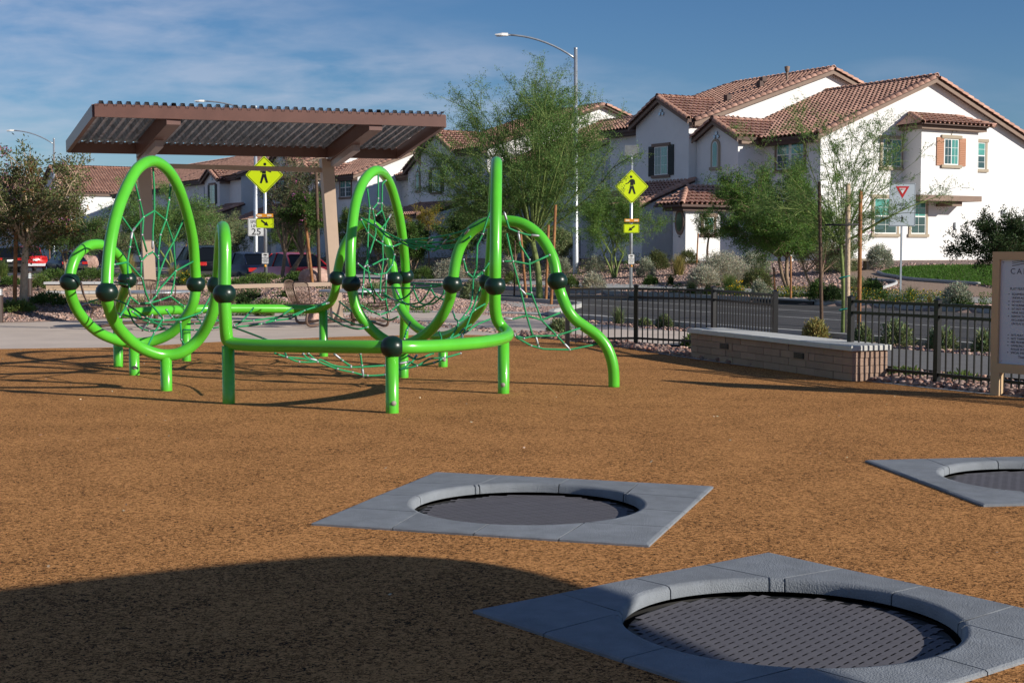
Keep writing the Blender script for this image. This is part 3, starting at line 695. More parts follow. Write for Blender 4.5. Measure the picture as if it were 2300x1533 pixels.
net('low rope net hanging under the front beam', 5.349, 470, 600, [
    [(780, 1030), (930, 1080), (1080, 1135), (1300, 1135)], [(930, 1080), (1150, 1100), (1290, 1130), (1340, 1110), (1500, 1180), (1700, 1200), (2110, 1180)],
    [(1190, 1035), (1310, 1130), (1540, 1220), (1720, 1260), (1900, 1300), (2110, 1290)], [(1500, 1040), (1600, 1120), (1700, 1185)], [(1815, 1040), (1835, 1180), (1850, 1320)],
    [(1130, 1040), (1180, 1090), (1300, 1120)]], lambda u, v: 15.3 + (u - 470) * .002)
net('low rope net to the right of the front post', 5.227, 860, 600, [
    [(190, 1200), (400, 1155), (550, 1075), (720, 1060), (910, 1010)], [(300, 1040), (400, 1080), (560, 1020), (600, 1015)], [(190, 1130), (300, 1110), (420, 1150), (600, 1120), (700, 1070)],
    [(400, 1030), (330, 1120), (190, 1210)], [(1270, 605), (1110, 670), (970, 765), (760, 850)], [(1040, 670), (940, 730), (870, 800), (740, 850)], [(1200, 430), (1080, 500), (1005, 570), (885, 650)],
    [(820, 510), (850, 600), (885, 645), (850, 740), (790, 830)], [(1170, 45), (1150, 200), (1110, 330), (1060, 480), (960, 750), (900, 850)], [(1100, 0), (1065, 120), (1040, 410), (960, 560), (885, 645)],
    [(960, 0), (1000, 90), (1065, 120), (1110, 110), (1220, 0)], [(660, 760), (685, 830), (680, 860)], [(320, 650), (280, 740), (250, 840)], [(930, 780), (935, 850)]], lambda u, v: 16.3 + max(0, (820 - v)) * .012)
net('lower rope bridge between the middle hoop and the right arch', 5.227, 860, 600, [
    [(0, 300), (130, 380), (250, 360), (340, 280), (370, 200)], [(0, 235), (120, 240), (340, 245), (560, 235), (700, 210)], [(340, 190), (500, 192), (700, 200)],
    [(130, 380), (270, 430), (430, 410), (510, 325), (565, 215)], [(360, 260), (430, 410), (520, 435), (610, 415), (700, 330), (720, 270)], [(565, 250), (620, 340), (720, 385)],
    [(330, 450), (400, 470), (520, 435), (620, 350)], [(0, 590), (80, 620), (180, 580)], [(150, 260), (220, 390), (300, 440)], [(0, 330), (60, 360), (130, 380)]], lambda u, v: 18.6 - (u - 860) * .008)
net('rope web hanging inside the middle hoop', 5.477, 740, 360, [
    [(600, 165), (600, 470), (590, 530), (530, 600), (560, 780), (570, 900), (480, 1190), (440, 1300)], [(465, 340), (495, 590), (480, 780), (470, 1060), (465, 1290), (500, 1500), (530, 1620), (560, 1760)],
    [(690, 250), (650, 290), (645, 530), (640, 620), (570, 680)], [(590, 530), (645, 535)], [(640, 600), (695, 770), (680, 860), (650, 1000), (660, 1250), (630, 1480), (620, 1650)],
    [(755, 665), (695, 770), (640, 840)], [(350, 1270), (430, 1340), (500, 1385), (600, 1405), (700, 1385), (770, 1290), (800, 1160)], [(480, 1310), (560, 1270), (650, 1220), (710, 1215)],
    [(700, 1390), (695, 1530), (690, 1700), (720, 1850)], [(430, 1310), (415, 1530), (400, 1700)], [(390, 730), (470, 890), (570, 980), (680, 1050), (780, 1060), (880, 1020)],
    [(350, 1760), (500, 1850), (620, 1900), (760, 1850), (860, 1760)], [(500, 1500), (560, 1620), (640, 1720), (700, 1700)], [(400, 1560), (520, 1640), (560, 1700)]], lambda u, v: 17.9 + max(0, u - 789) * .017)
net('upper rope bridge sagging from the middle hoop to the right arch', 5.11, 740, 300, [
    [(365, 965), (520, 1060), (640, 1130), (800, 1210), (980, 1260), (1230, 1290), (1480, 1265), (1620, 1180)], [(880, 1220), (1150, 1200), (1400, 1155), (1600, 1090), (1840, 960)],
    [(520, 1040), (660, 1180), (800, 1240), (900, 1285), (1000, 1330), (1060, 1300), (1180, 1345), (1280, 1300), (1360, 1310), (1440, 1280), (1600, 1100)],
    [(1110, 1275), (1180, 1210)], [(1300, 1270), (1385, 1170)], [(640, 1130), (820, 1220), (1000, 1240), (1200, 1250), (1440, 1220), (1560, 1130)], [(860, 1230), (960, 1290), (1100, 1290), (1300, 1320), (1500, 1290)]], lambda u, v: 18.2 - max(0, u - 811) * .0055)
net('rope net hanging from the right arch down to the curved foot', 2.434, 700, 320, [
    [(1052, 380), (1080, 470), (1130, 490), (1180, 505), (1243, 510)], [(1065, 490), (1100, 650), (1140, 800), (1175, 945), (1210, 1060)],
    [(1130, 495), (1140, 560), (1190, 640), (1200, 820), (1258, 970), (1340, 1055), (1410, 1130)], [(1045, 650), (1098, 648), (1190, 665), (1300, 615)], [(1140, 800), (1165, 825), (1200, 830)],
    [(1052, 962), (1100, 965), (1175, 945), (1258, 970), (1363, 928)], [(1110, 1055), (1160, 1070), (1210, 1058), (1340, 1055), (1475, 1012)], [(1110, 1060), (1200, 1110), (1268, 1128), (1410, 1132), (1590, 1095)],
    [(1225, 1060), (1240, 1115)], [(985, 350), (960, 420), (935, 500), (905, 560), (900, 700)], [(830, 640), (850, 710), (885, 740), (940, 700), (975, 650)]], lambda u, v: 16.3 + max(0, u - 1130) * .0012)
# ================================================================ SHADE SHELTER
NL, NR = at(212, 233, 26.5), at(999, 258, 28.7); FL, FR = at(152, 343, 30.1), at(893, 357, 32.4); FH = .24
FL.z += FH; FR.z += FH
sh = thing('shade_shelter', 'brown steel shade shelter with a sloping corrugated metal roof on two tan posts', 'shelter', at(340, 725, 30.6) * 1)
def beam(mb, p, q, w_, h_, up=Vector((0, 0, 1))):            # top centre-line from p to q, hanging down h
    ex = (q - p).normalized(); ey = up.cross(ex).normalized(); ez = ex.cross(ey); L_ = (q - p).length
    Mx = Matrix((ex, ey, ez)).transposed().to_4x4(); Mx.translation = p
    return mb.box((0, -w_ / 2, -h_), (L_, w_ / 2, 0), Mx)
def RP(s, t, dz=0):                                            # point on the roof plane: s along, t near->far
    p = NL.lerp(NR, s).lerp(FL.lerp(FR, s), t); p = p.copy(); p.z += dz; return p
mb = MB(); beam(mb, RP(0, 0), RP(1, 0), .08, FH); mb.build('near_fascia', M['brown'], sh)
mb = MB(); beam(mb, RP(0, 1), RP(1, 1), .08, FH); mb.build('far_fascia', M['brown'], sh)
mb = MB(); beam(mb, RP(0, 0.012), RP(0, .988), .08, FH); mb.build('end_fascia', M['brown'], sh)
mb = MB(); beam(mb, RP(1, 0.012), RP(1, .988), .08, FH); mb.build('end_fascia', M['brown'], sh)
mb = MB(); NRIB = 41; lines = [[], []]
for k in range(NRIB):
    for f_, z in ((.06, -.045), (.36, -.045), (.46, .042), (.90, .042)):
        s = (k + f_) / NRIB
        for e, t in enumerate((-.012, 1.03)): lines[e].append(RP(s, t, z))
n = len(lines[0]); mb.add(lines[0] + lines[1], [(i, i + 1, n + i + 1, n + i) for i in range(n - 1)]); mb.add([p + Vector((0, 0, .012)) for p in lines[0] + lines[1]], [(i, i + 1, n + i + 1, n + i) for i in range(n - 1)])
mb.build('corrugated_roof', M['deck'], sh)
POSTS = [(.212, (322, 352, 30.9), (341, 722, 30.7)), (.79, (733, 366, 32.0), (757, 719, 32.0))]
for s, top, bot in POSTS:
    mb = MB(); beam(mb, RP(s, .01, -.01), RP(s, .985, -.01), .26, .33); mb.build('rafter', M['brown'], sh)
    mb = MB(); beam(mb, RP(s, .42, -.345), RP(s, .95, -.345), .16, .13); mb.build('rafter_plate', M['grbrown'], sh)
    p, q = at(*top), at(*bot); q.z = 0; p.z = RP(s, .9).z - .3
    ex = (NR - NL); ex.z = 0; ex.normalize(); ey = Vector((0, 0, 1)).cross(ex)
    mb = MB(); vs = []
    for c_, w_, d_ in ((q, .118, .14), (p, .135, .16)):
        vs += [c_ + ex * x * w_ + ey * y * d_ for x, y in ((-1, -1), (1, -1), (1, 1), (-1, 1))]
    mb.add(vs, [(0, 3, 2, 1), (4, 5, 6, 7), (0, 1, 5, 4), (1, 2, 6, 5), (2, 3, 7, 6), (3, 0, 4, 7)]); mb.build('post', M['tan'], sh)
mb = MB(); beam(mb, at(344, 367, 30.8), at(722, 377, 32.0), .09, .10); mb.build('tie_beam', M['tan'], sh)
mb = MB(); beam(mb, at(350, 643, 30.7), at(748, 633, 32.0), .30, .085); mb.build('counter_rail', M['tan'], sh)
# ---------------------------------------------------------------- picnic tables with wire seats
def picnic(label, c, seats, turn=0):
    t = thing('picnic_table', label, 'table', c, 'picnic tables under the shelter')
    mb = MB(); mb.lathe([(.001, .755), (.66, .755), (.70, .745), (.70, .715), (.66, .71), (.001, .71)], c, 36); mb.build('tabletop', M['steel'], t)
    mb = MB(); mb.tube([c, c + Vector((0, 0, .71))], .05, 12); mb.build('pedestal', M['mesh'], t)
    for a in seats:
        d = Vector((math.cos(a), math.sin(a), 0)); ex = Vector((-d.y, d.x, 0)); s = c + d * 1.08
        mb = MB(); mb.tube(spline([c + d * .05 + Vector((0, 0, .12)), c + d * .7 + Vector((0, 0, .10)), s + d * .1 + Vector((0, 0, .04)), s + d * .22 + Vector((0, 0, .16)), s + d * .14 + Vector((0, 0, .42))], 6), .028, 8); mb.build('seat_arm', M['mesh'], t)
        mb = MB()
        for k in range(13):
            x = -.22 + .44 * k / 12; mb.tube([s + ex * x - d * .2 + Vector((0, 0, .44)), s + ex * x + d * .2 + Vector((0, 0, .43))], .0065, 4)
        ring = [s + ex * x + d * y + Vector((0, 0, .435)) for x, y in ((-.23, -.2), (.23, -.2), (.23, .2), (-.23, .2))]; mb.tube(ring, .012, 6, closed=True); mb.build('seat', M['mesh'], t)
        b0 = s + d * .22 + Vector((0, 0, .45)); b1 = s + d * .38 + Vector((0, 0, .92)); mb = MB()
        for k in range(15):
            x = -.21 + .42 * k / 14; mb.tube([b0 + ex * x, (b0 + b1) / 2 + ex * x + d * .03, b1 + ex * x], .006, 4)
        mb.tube(spline([b0 - ex * .22, (b0 + b1) / 2 - ex * .23 + d * .03, b1 - ex * .2, b1 + ex * .2, (b0 + b1) / 2 + ex * .23 + d * .03, b0 + ex * .22], 5), .013, 6)
        mb.build('seat_back', M['mesh'], t)
    return t
picnic('round steel picnic table with wire seats behind the tall left hoop', Vector((at(349, 653, 29.2).x, 29.2, 0)), [R(20), R(110), R(200), R(290)])
picnic('round picnic table with wire seats right of the shelter post', Vector((at(792, 653, 30.0).x, 30.0, 0)), [R(165), R(230), R(310), R(60)])
# ================================================================ BLOCK SEAT WALL
def seat_wall():
    A = Vector((4.135, 17.2, 0)); B = Vector((2.65, 21.0, 0)); E_ = Vector((4.60, 17.40, 0))
    ex = (B - A).normalized(); ey = Vector((0, 0, 1)).cross(ex)
    if ey.dot(E_ - A) < 0: ey = -ey
    L_ = (B - A).length; W_ = .50; z1 = .375
    t = thing('seat_wall', 'low tan block bench wall with a pale concrete cap and two small black lights', 'bench', A)
    Mx = Matrix((ex, ey, Vector((0, 0, 1)))).transposed().to_4x4(); Mx.translation = A
    mb = MB(); mb.box((.012, .012, 0), (L_ - .012, W_ - .012, z1), Mx); mb.build('core', M['mortar'], t)
    bh = z1 / 4; n = 10; bw = L_ / n
    def brick(lo, hi):
        mb = MB(); j = .004
        lo = [lo[0] + j, lo[1], lo[2] + j]; hi = [hi[0] - j, hi[1], hi[2] - j / 2]
        mb.box(lo, hi, Mx); mb.build('block', M['blockd'], t)
    for r_ in range(4):
        z0 = r_ * bh; xs = [0] + ([bw * (k + .5) for k in range(n)] if r_ % 2 else [bw * k for k in range(1, n)]) + [L_]
        for x0, x1 in zip(xs, xs[1:]):
            pr = random.uniform(-.003, .003); brick((x0, -.004 + pr, z0), (x1, .10, z0 + bh)); 
        ys = [.10, W_ / 2 + (.04 if r_ % 2 else -.03), W_ - .10]
        for y0, y1 in zip(ys, ys[1:]):
            mb = MB(); mb.box((-.004 + random.uniform(-.003, .003), y0 + .004, z0 + .004), (.10, y1 - .004, z0 + bh - .002), Mx); mb.build('block', M['blockd'], t)
        for x0, x1 in ((0, bw), (L_ - bw, L_)):
            mb = MB(); mb.box((x0, W_ - .10, z0 + .004), (x1, W_ + .002, z0 + bh - .002), Mx); mb.build('block', M['blockd'], t)
    # cap slabs
    n = 9; cw = (L_ + .08) / n
    for k in range(n):
        mb = MB(); x0 = -.04 + k * cw + .002; x1 = x0 + cw - .004; y0, y1 = -.05, W_ + .05; a, c_ = z1, z1 + .062; v_ = .008
        vs = [(x0, y0, a), (x1, y0, a), (x1, y1, a), (x0, y1, a), (x0, y0, c_ - v_), (x1, y0, c_ - v_), (x1, y1, c_ - v_), (x0, y1, c_ - v_), (x0 + v_ / 2, y0 + v_, c_), (x1 - v_ / 2, y0 + v_, c_), (x1 - v_ / 2, y1 - v_, c_), (x0 + v_ / 2, y1 - v_, c_)]
        mb.add([Mx @ Vector(p) for p in vs], [(0, 3, 2, 1), (0, 1, 5, 4), (1, 2, 6, 5), (2, 3, 7, 6), (3, 0, 4, 7), (4, 5, 9, 8), (5, 6, 10, 9), (6, 7, 11, 10), (7, 4, 8, 11), (8, 9, 10, 11)])
        mb.build('cap_slab', M['cap'], t)
    for x in (L_ * .285, L_ * .755):
        zc = bh * 2.55
        mb = MB(); mb.box((x - .21, -.012, bh * 1.98), (x + .21, .0, bh * 3.02), Mx); mb.build('light_surround', M['blockd'], t)
        mb = MB(); mb.box((x - .115, -.022, zc - .04), (x + .115, .0, zc + .035), Mx); l_ = mb.build('step_light', M['iron'], t)
        mb = MB()
        for q in range(3): mb.box((x - .095, -.03, zc - .026 + q * .02), (x + .095, -.02, zc - .018 + q * .02), Mx)
        mb.build('louvre', M['black'], l_)
seat_wall()
# ================================================================ BLACK FENCE
def fence(label, posts, extra=None):
    P = [Vector((x, y, 0)) for x, y in posts]; t = thing('metal_fence', label, 'fence', P[0]); HT = .98
    pk = MB(); pk.box((-.008, -.008, .06), (.008, .008, HT - .03)); pkm = pk.mesh('picket', M['black'])
    for i, p in enumerate(P):
        mb = MB(); s = .032; d = (P[min(i + 1, len(P) - 1)] - P[max(i - 1, 0)]).normalized(); Mx = frame(p, d)
        mb.box((-s, -s, -.05), (s, s, HT + .01), Mx); q = s + .006
        mb.add([Mx @ Vector(v) for v in ((-q, -q, HT + .01), (q, -q, HT + .01), (q, q, HT + .01), (-q, q, HT + .01), (-q, -q, HT + .025), (q, -q, HT + .025), (q, q, HT + .025), (-q, q, HT + .025), (0, 0, HT + .05))],
               [(0, 1, 5, 4), (1, 2, 6, 5), (2, 3, 7, 6), (3, 0, 4, 7), (4, 5, 8), (5, 6, 8), (6, 7, 8), (7, 4, 8), (0, 3, 2, 1)])
        mb.build('post', M['black'], t)
    for p, q in zip(P, P[1:]):
        L_ = (q - p).length; d = (q - p).normalized(); Mx = frame(p, d)
        for z in (HT - .03, HT - .17, .13):
            mb = MB(); mb.box((.03, -.018, z - .018), (L_ - .03, .018, z + .018), Mx); mb.build('rail', M['black'], t)
        n = max(2, round((L_ - .06) / .108))
        for k in range(1, n):
            place('picket', pkm, Mx @ Matrix.Translation((.03 + (L_ - .06) * k / n, 0, 0)), t)
    return t
fence('black picket fence running behind the green curved foot and the seat wall', [(.91, 23.35), (2.06, 23.6), (3.2, 22.55), (3.75, 20.25)])
fence('black picket fence right of the gap, passing behind the sign board', [(4.27, 17.9), (5.02, 16.75), (6.05, 14.9), (7.4, 13.3)])
# ================================================================ RULES SIGN BOARD
def text(body, size, Mx, m, parent, name='lettering', align='LEFT', ext=.0008, spacing=1, sx=1):
    cu = bpy.data.curves.new(name, 'FONT'); cu.body = body; cu.size = size; cu.align_x = align; cu.extrude = ext; cu.space_character = spacing; cu.resolution_u = 3
    o = bpy.data.objects.new(name, cu); col.objects.link(o); dg_ = bpy.context.evaluated_depsgraph_get()
    me = bpy.data.meshes.new_from_object(o.evaluated_get(dg_)); bpy.data.objects.remove(o); bpy.data.curves.remove(cu)
    me.materials.clear(); me.materials.append(m)
    Mt = Mx @ Matrix(((sx, 0, 0, 0), (0, 0, -1, 0), (0, 1, 0, 0), (0, 0, 0, 1)))     # text lies in x-z plane, faces -y
    return place(name, me, Mt, parent)
def board():
    p0 = Vector((5.262, 15.6, 0)); ex = Vector((.64, -.768, 0)).normalized()
    t = thing('notice_board', 'tan framed park rules board with a pale panel at the right edge', 'sign', p0)
    Mx = frame(p0, ex); W_ = 1.12; Ht = 1.575; hb = .255; fw = .085; th = .09
    mb = MB(); mb.box((0, -.0, hb), (fw, th, Ht), Mx); mb.build('frame_side', M['frame_tan'], t)
    mb = MB(); mb.box((W_ - fw, 0, hb), (W_, th, Ht), Mx); mb.build('frame_side', M['frame_tan'], t)
    mb = MB(); mb.box((fw, 0, Ht - fw), (W_ - fw, th, Ht), Mx); mb.build('frame_top', M['frame_tan'], t)
    mb = MB(); mb.box((fw, 0, hb), (W_ - fw, th, hb + .10), Mx); mb.build('frame_bottom', M['frame_tan'], t)
    for x in (.0, W_ - .11):
        mb = MB(); mb.box((x + .003, .003, -.1), (x + .11, th - .003, hb), Mx); mb.build('leg', M['frame_tan'], t)
    mb = MB(); mb.box((fw, .032, hb + .10), (W_ - fw, .045, Ht - fw), Mx); pn = mb.build('panel', M['panel'], t)
    def T(x, z, s, body, m=M['inkg'], al='LEFT', **k): text(body, s, Mx @ Matrix.Translation((x, .030, z)), m, pn, align=al, **k)
    cx_ = W_ / 2
    T(.20, 1.335, .088, 'CADENCE', spacing=1.35)
    # logo: sun arc and three waves
    for q, (m_, dz, ph) in enumerate(((M['sred'], .085, 0), )):
        mb = MB(); mb.tube([Mx @ Vector((.36 + .035 * math.cos(a), .030, 1.475 + .035 * math.sin(a))) for a in [R(10 + 16 * k) for k in range(11)]], .0035, 5); mb.build('logo_sun', m_, pn)
    for m_, dz in ((M['inkg'], 0), (M['lgreen'], -.012), (M['shutb'], .010)):
        mb = MB(); mb.tube([Mx @ Vector((.22 + .6 * k / 24, .030, 1.447 + dz + .018 * math.sin(k / 24 * 6.3 + dz * 60))) for k in range(25)], .003, 5); mb.build('logo_wave', m_, pn)
    T(.20, 1.16, .042, 'PLAY FEATURE & EQUIPMENT RULES', sx=.85)
    L_ = [(1.105, 'EQUIPMENT SHALL NOT BE USED BY'), (1.065, 'UNDER AGE 5'), (1.025, 'DO NOT CLIMB WITHOUT CARE'), (.985, 'NO RUNNING, PUSHING'), (.945, 'DO NOT WEAR HELMETS'), (.905, 'WEAR SHOES AND FASTEN'), (.865, 'REMOVE THINGS WORN'), (.825, 'INCLUDING HANDBAGS'), (.785, 'ON PLAY EQUIPMENT')]
    bl = {1.105, 1.025, .985, .945, .865}
    for z, s in L_:
        T(.225, z, .034, s, sx=.85)
    T(.42, .715, .042, 'PARK RULES', sx=.85)
    L2 = [(.66, 'PETS MUST BE LEASHED'), (.622, 'NOT TAMPER MULTI'), (.584, 'FIRE PROHIBITED IN PARK'), (.546, 'GAMBLING NOT ALLOWED'), (.508, 'ROLLER SKATE PROHIBITED'), (.470, 'SPECIAL EVENTS NEED')]
    for z, s in L2: T(.225, z, .034, s, sx=.85)
    for z in list(bl) + [.66, .622, .584, .546, .47]:
        mb = MB(); mb.lathe([(.0005, .0), (.007, .0)], (0, 0, 0), 8); me_ = mb.mesh('bullet', M['inkg']); place('bullet', me_, Mx @ Matrix.Translation((.19, .031, z + .012)) @ Matrix.Rotation(math.pi / 2, 4, 'X'), pn)
    T(cx_, .425, .040, 'Thank You For Keeping This Park', al='CENTER', sx=.9); T(cx_, .385, .040, 'SAFE AND CLEAN', al='CENTER'); 
    for x, z in ((fw + .03, Ht - fw - .03), (fw + .03, hb + .13)):
        mb = MB(); mb.sphere(Mx @ Vector((x, .03, z)), .008, 8); mb.build('screw', M['steel'], t)
board()
# ================================================================ STREET SIGNS AND LIGHTS
def flat_poly(mb, pts, Mx, y=0, th=.002):
    mb.prism([Mx @ Vector((x, y, z)) for x, z in pts], (Mx.to_3x3() @ Vector((0, th, 0)))); return mb
FIG = [[(-.04 + .085 * math.cos(a), .66 + .085 * math.sin(a)) for a in [k * math.pi / 6 for k in range(12)]],
       [(-.05, .52), (.10, .52), (.20, .44), (.22, .18), (.155, .18), (.14, .36), (.12, .12), (-.10, .12), (-.09, .36), (-.20, .24), (-.40, .18), (-.40, .24), (-.24, .30), (-.12, .46)],
       [(-.10, .10), (.12, .10), (.26, -.42), (.15, -.44), (.02, -.06), (-.10, -.42), (-.22, -.40), (-.12, -.02)]]
def arrow(cx_, cz, s, ang):
    P = [(-1, .18), (.1, .18), (.1, .5), (1, 0), (.1, -.5), (.1, -.18), (-1, -.18)]; c, s_ = math.cos(ang), math.sin(ang)
    return [(cx_ + s * (x * c - y * s_), cz + s * (x * s_ + y * c)) for x, y in P]
def rrect(w_, h_, r_, cx_=0, cz=0, n=4):
    out_ = []
    for sx, sz, a0 in ((1, 1, 0), (-1, 1, 90), (-1, -1, 180), (1, -1, 270)):
        for k in range(n + 1):
            a = R(a0 + 90 * k / n); out_.append((cx_ + sx * (w_ / 2 - r_) + r_ * math.cos(a), cz + sz * (h_ / 2 - r_) + r_ * math.sin(a)))
    return out_
def border(mb, pts, Mx, y, wd):
    n = len(pts); cx_ = sum(p[0] for p in pts) / n; cz = sum(p[1] for p in pts) / n
    inn = []
    for i in range(n):
        dx_, dz_ = pts[i][0] - cx_, pts[i][1] - cz; l = math.hypot(dx_, dz_); inn.append((cx_ + dx_ * (1 - wd / l), cz + dz_ * (1 - wd / l)))
    vs = [Mx @ Vector((x, y, z)) for x, z in pts + inn]; mb.add(vs, [(i, (i + 1) % n, n + (i + 1) % n, n + i) for i in range(n)])
def diamond(h, r_=.04):
    out_ = []
    for a0, (x, z) in ((0, (h - r_ * 1.4, 0)), (90, (0, h - r_ * 1.4)), (180, (-h + r_ * 1.4, 0)), (270, (0, -h + r_ * 1.4))):
        for k in range(-2, 3): a = R(a0 + 22 * k); out_.append((x + r_ * math.cos(a), z + r_ * math.sin(a)))
    return out_
def crosswalk(label, u, Y, vdia, vbase, hd, arr, flip, yaw, harr, vbeac, vplate, solar=False):
    p = at(u, vbase, Y); t = thing('crossing_sign', label, 'sign', p, 'pedestrian crossing signs at the street')
    zc = at(u, vdia, Y).z; ztop = zc + hd + .28
    mb = MB(); mb.tube([p - Vector((0, 0, .4)), Vector((p.x, p.y, ztop))], .057, 14); mb.build('pole', M['steel'], t)
    ex = Vector((math.cos(yaw), math.sin(yaw), 0)); Mx = frame(Vector((p.x, p.y, 0)) - Vector((-math.sin(yaw), math.cos(yaw), 0)) * .075, ex)
    Md = Mx @ Matrix.Translation((0, 0, zc)); D = diamond(hd)
    mb = MB(); flat_poly(mb, D, Md, 0, .004); dm = mb.build('diamond_panel', M['sy'], t)
    mb = MB(); border(mb, diamond(hd * .95), Md, -.003, .022); mb.build('border_line', M['ink'], dm)
    mb = MB(); sc = hd * .92
    for poly in FIG: flat_poly(mb, [(x * sc * (-1 if flip else 1), z * sc - .05 * sc) for x, z in poly], Md, -.004, .003)
    mb.build('walking_figure', M['ink'], dm)
    za = at(u, harr, Y).z; Ma = Mx @ Matrix.Translation((0, 0, za)); Rr = rrect(.58, .32, .04)
    mb = MB(); flat_poly(mb, Rr, Ma, 0, .004); ap = mb.build('arrow_panel', M['sy'], t)
    mb = MB(); border(mb, rrect(.55, .29, .035), Ma, -.003, .012); flat_poly(mb, arrow(0, 0, .15, arr), Ma, -.004, .003); mb.build('arrow', M['ink'], ap)
    zb = at(u, vbeac, Y).z; Mb_ = Mx @ Matrix.Translation((0, 0, zb))
    mb = MB(); mb.box((-.27, -.07, -.055), (.27, .03, .055), Mb_); bh = mb.build('beacon_bar', M['amber'], t)
    for x in (-.16, .16):
        mb = MB(); mb.box((x - .075, -.076, -.032), (x + .075, -.071, .032), Mb_); mb.build('beacon_lens', M['ambl'], bh)
    zp = at(u, vplate, Y).z; Mp = Mx @ Matrix.Translation((0, 0, zp))
    mb = MB(); flat_poly(mb, rrect(.23, .36, .03), Mp, 0, .004); pp_ = mb.build('push_button_plate', M['white'], t)
    mb = MB(); border(mb, rrect(.22, .35, .03), Mp, -.002, .008); flat_poly(mb, [(-.07, .10), (-.04, .14), (.03, .14), (.08, .11), (.03, .09), (-.02, .10)], Mp, -.003, .002); mb.build('hand_symbol', M['ink'], pp_)
    for k, s in enumerate(('PUSH', 'BUTTON TO', 'TURN ON', 'WARNING', 'LIGHTS')): text(s, .038, Mp @ Matrix.Translation((0, -.003, .045 - .045 * k)), M['ink'], pp_, align='CENTER')
    mb = MB(); mb.sphere(Mp @ Vector((0, -.03, -.25)), .045, 12); mb.build('push_button', M['amber'], t)
    if solar:
        zt = ztop; mb = MB(); q = Vector((p.x, p.y, zt)); mb.tube([q, q + Vector((0, 0, .25))], .03, 8); Ms = frame(q + Vector((0, 0, .42)), ex, Vector((0, -.35, 1)))
        mb.box((-.26, -.012, -.2), (.26, .012, .2), Ms); mb.build('solar_panel', M['steel'], t)
crosswalk('yellow crossing sign partly behind the shelter beam, arrow pointing down right', 597, 47, 393, 614, .62, R(-38), True, R(0), 501, 484, 580)
crosswalk('yellow crossing sign in front of the palo verde, arrow pointing down left', 1417, 53, 419, 645, .63, R(218), False, R(4), 513, 495, 582, True)
def street_light(label, u, Y, vtop, vbase, utip, vtip, r0=.12, sign=False):
    b_ = at(u, vbase, Y); b_.z = max(0, gz(b_.x, b_.y) if Y < 100 else 0); zt = at(u, vtop, Y).z
    t = thing('street_light', label, 'street light', b_, 'tall curved-arm street lights')
    top = Vector((at(u, vtop, Y).x, b_.y, zt))
    mb = MB(); mb.tube([b_ - Vector((0, 0, .3)), b_, top], [r0, r0, r0 * .55], 14); mb.lathe([(r0 * .6, 0), (r0 * .6, .06), (.001, .07)], top, 12); mb.build('pole', M['steel'], t)
    tip = at(utip, vtip, Y); a0 = top - Vector((0, 0, .45)); d = tip - a0
    pts = [a0 + Vector((d.x * s, d.y * s, d.z * (1 - (1 - s) ** 2.2))) for s in [k / 10 for k in range(10)]]
    mb = MB(); mb.tube(pts, .045, 8); mb.build('arm', M['steel'], t)
    e = pts[-1]; dd = Vector((d.x, d.y, 0)).normalized(); Mx = frame(e, dd)
    mb = MB(); L_ = (tip - e).length + .25
    mb.add([Mx @ Vector(v) for v in ((0, -.09, -.06), (L_ * .5, -.16, -.05), (L_, -.10, -.015), (L_, .10, -.015), (L_ * .5, .16, -.05), (0, .09, -.06), (0, -.09, .07), (L_ * .45, -.13, .07), (L_, -.08, .02), (L_, .08, .02), (L_ * .45, .13, .07), (0, .09, .07))],
           [(5, 4, 3, 2, 1, 0), (6, 7, 8, 9, 10, 11), (0, 1, 7, 6), (1, 2, 8, 7), (2, 3, 9, 8), (3, 4, 10, 9), (4, 5, 11, 10), (5, 0, 6, 11)]); hd_ = mb.build('lamp_head', M['white'], t)
    mb = MB(); mb.box((L_ * .45, -.09, -.075), (L_ * .9, .09, -.045), Mx); mb.build('lens', M['vinyl'], hd_)
    return t
street_light('tall galvanised street light in front of the large palo verde', 1293, 66, 110, 624, 1124, 78, .145)
street_light('street light behind the shelter roof carrying the speed limit sign', 574, 92, 240, 575, 446, 227, .16)
street_light('most distant street light, above the olive tree on the left', 121, 119, 312, 585, 21, 293, .13)
def speed():
    p = at(576, 510, 84); t = thing('speed_limit_sign', 'white speed limit 25 sign fixed to the street light pole', 'sign', p); Mx = frame(p + Vector((0, -.05, 0)), Vector((1, 0, 0)))
    W_, H_ = .98, 1.03 ; mb = MB(); flat_poly(mb, rrect(W_, H_, .06), Mx); pn = mb.build('panel', M['white'], t)
    mb = MB(); border(mb, rrect(W_ * .94, H_ * .94, .05), Mx, -.003, .02); mb.build('border_line', M['ink'], pn)
    text('SPEED', .25, Mx @ Matrix.Translation((0, -.003, .22)), M['ink'], pn, align='CENTER', ext=.002, sx=1.05); text('LIMIT', .25, Mx @ Matrix.Translation((0, -.003, -.02)), M['ink'], pn, align='CENTER', ext=.002, sx=1.05)
    text('25', .52, Mx @ Matrix.Translation((0, -.003, -.44)), M['ink'], pn, align='CENTER', ext=.004, sx=1.15)
speed()
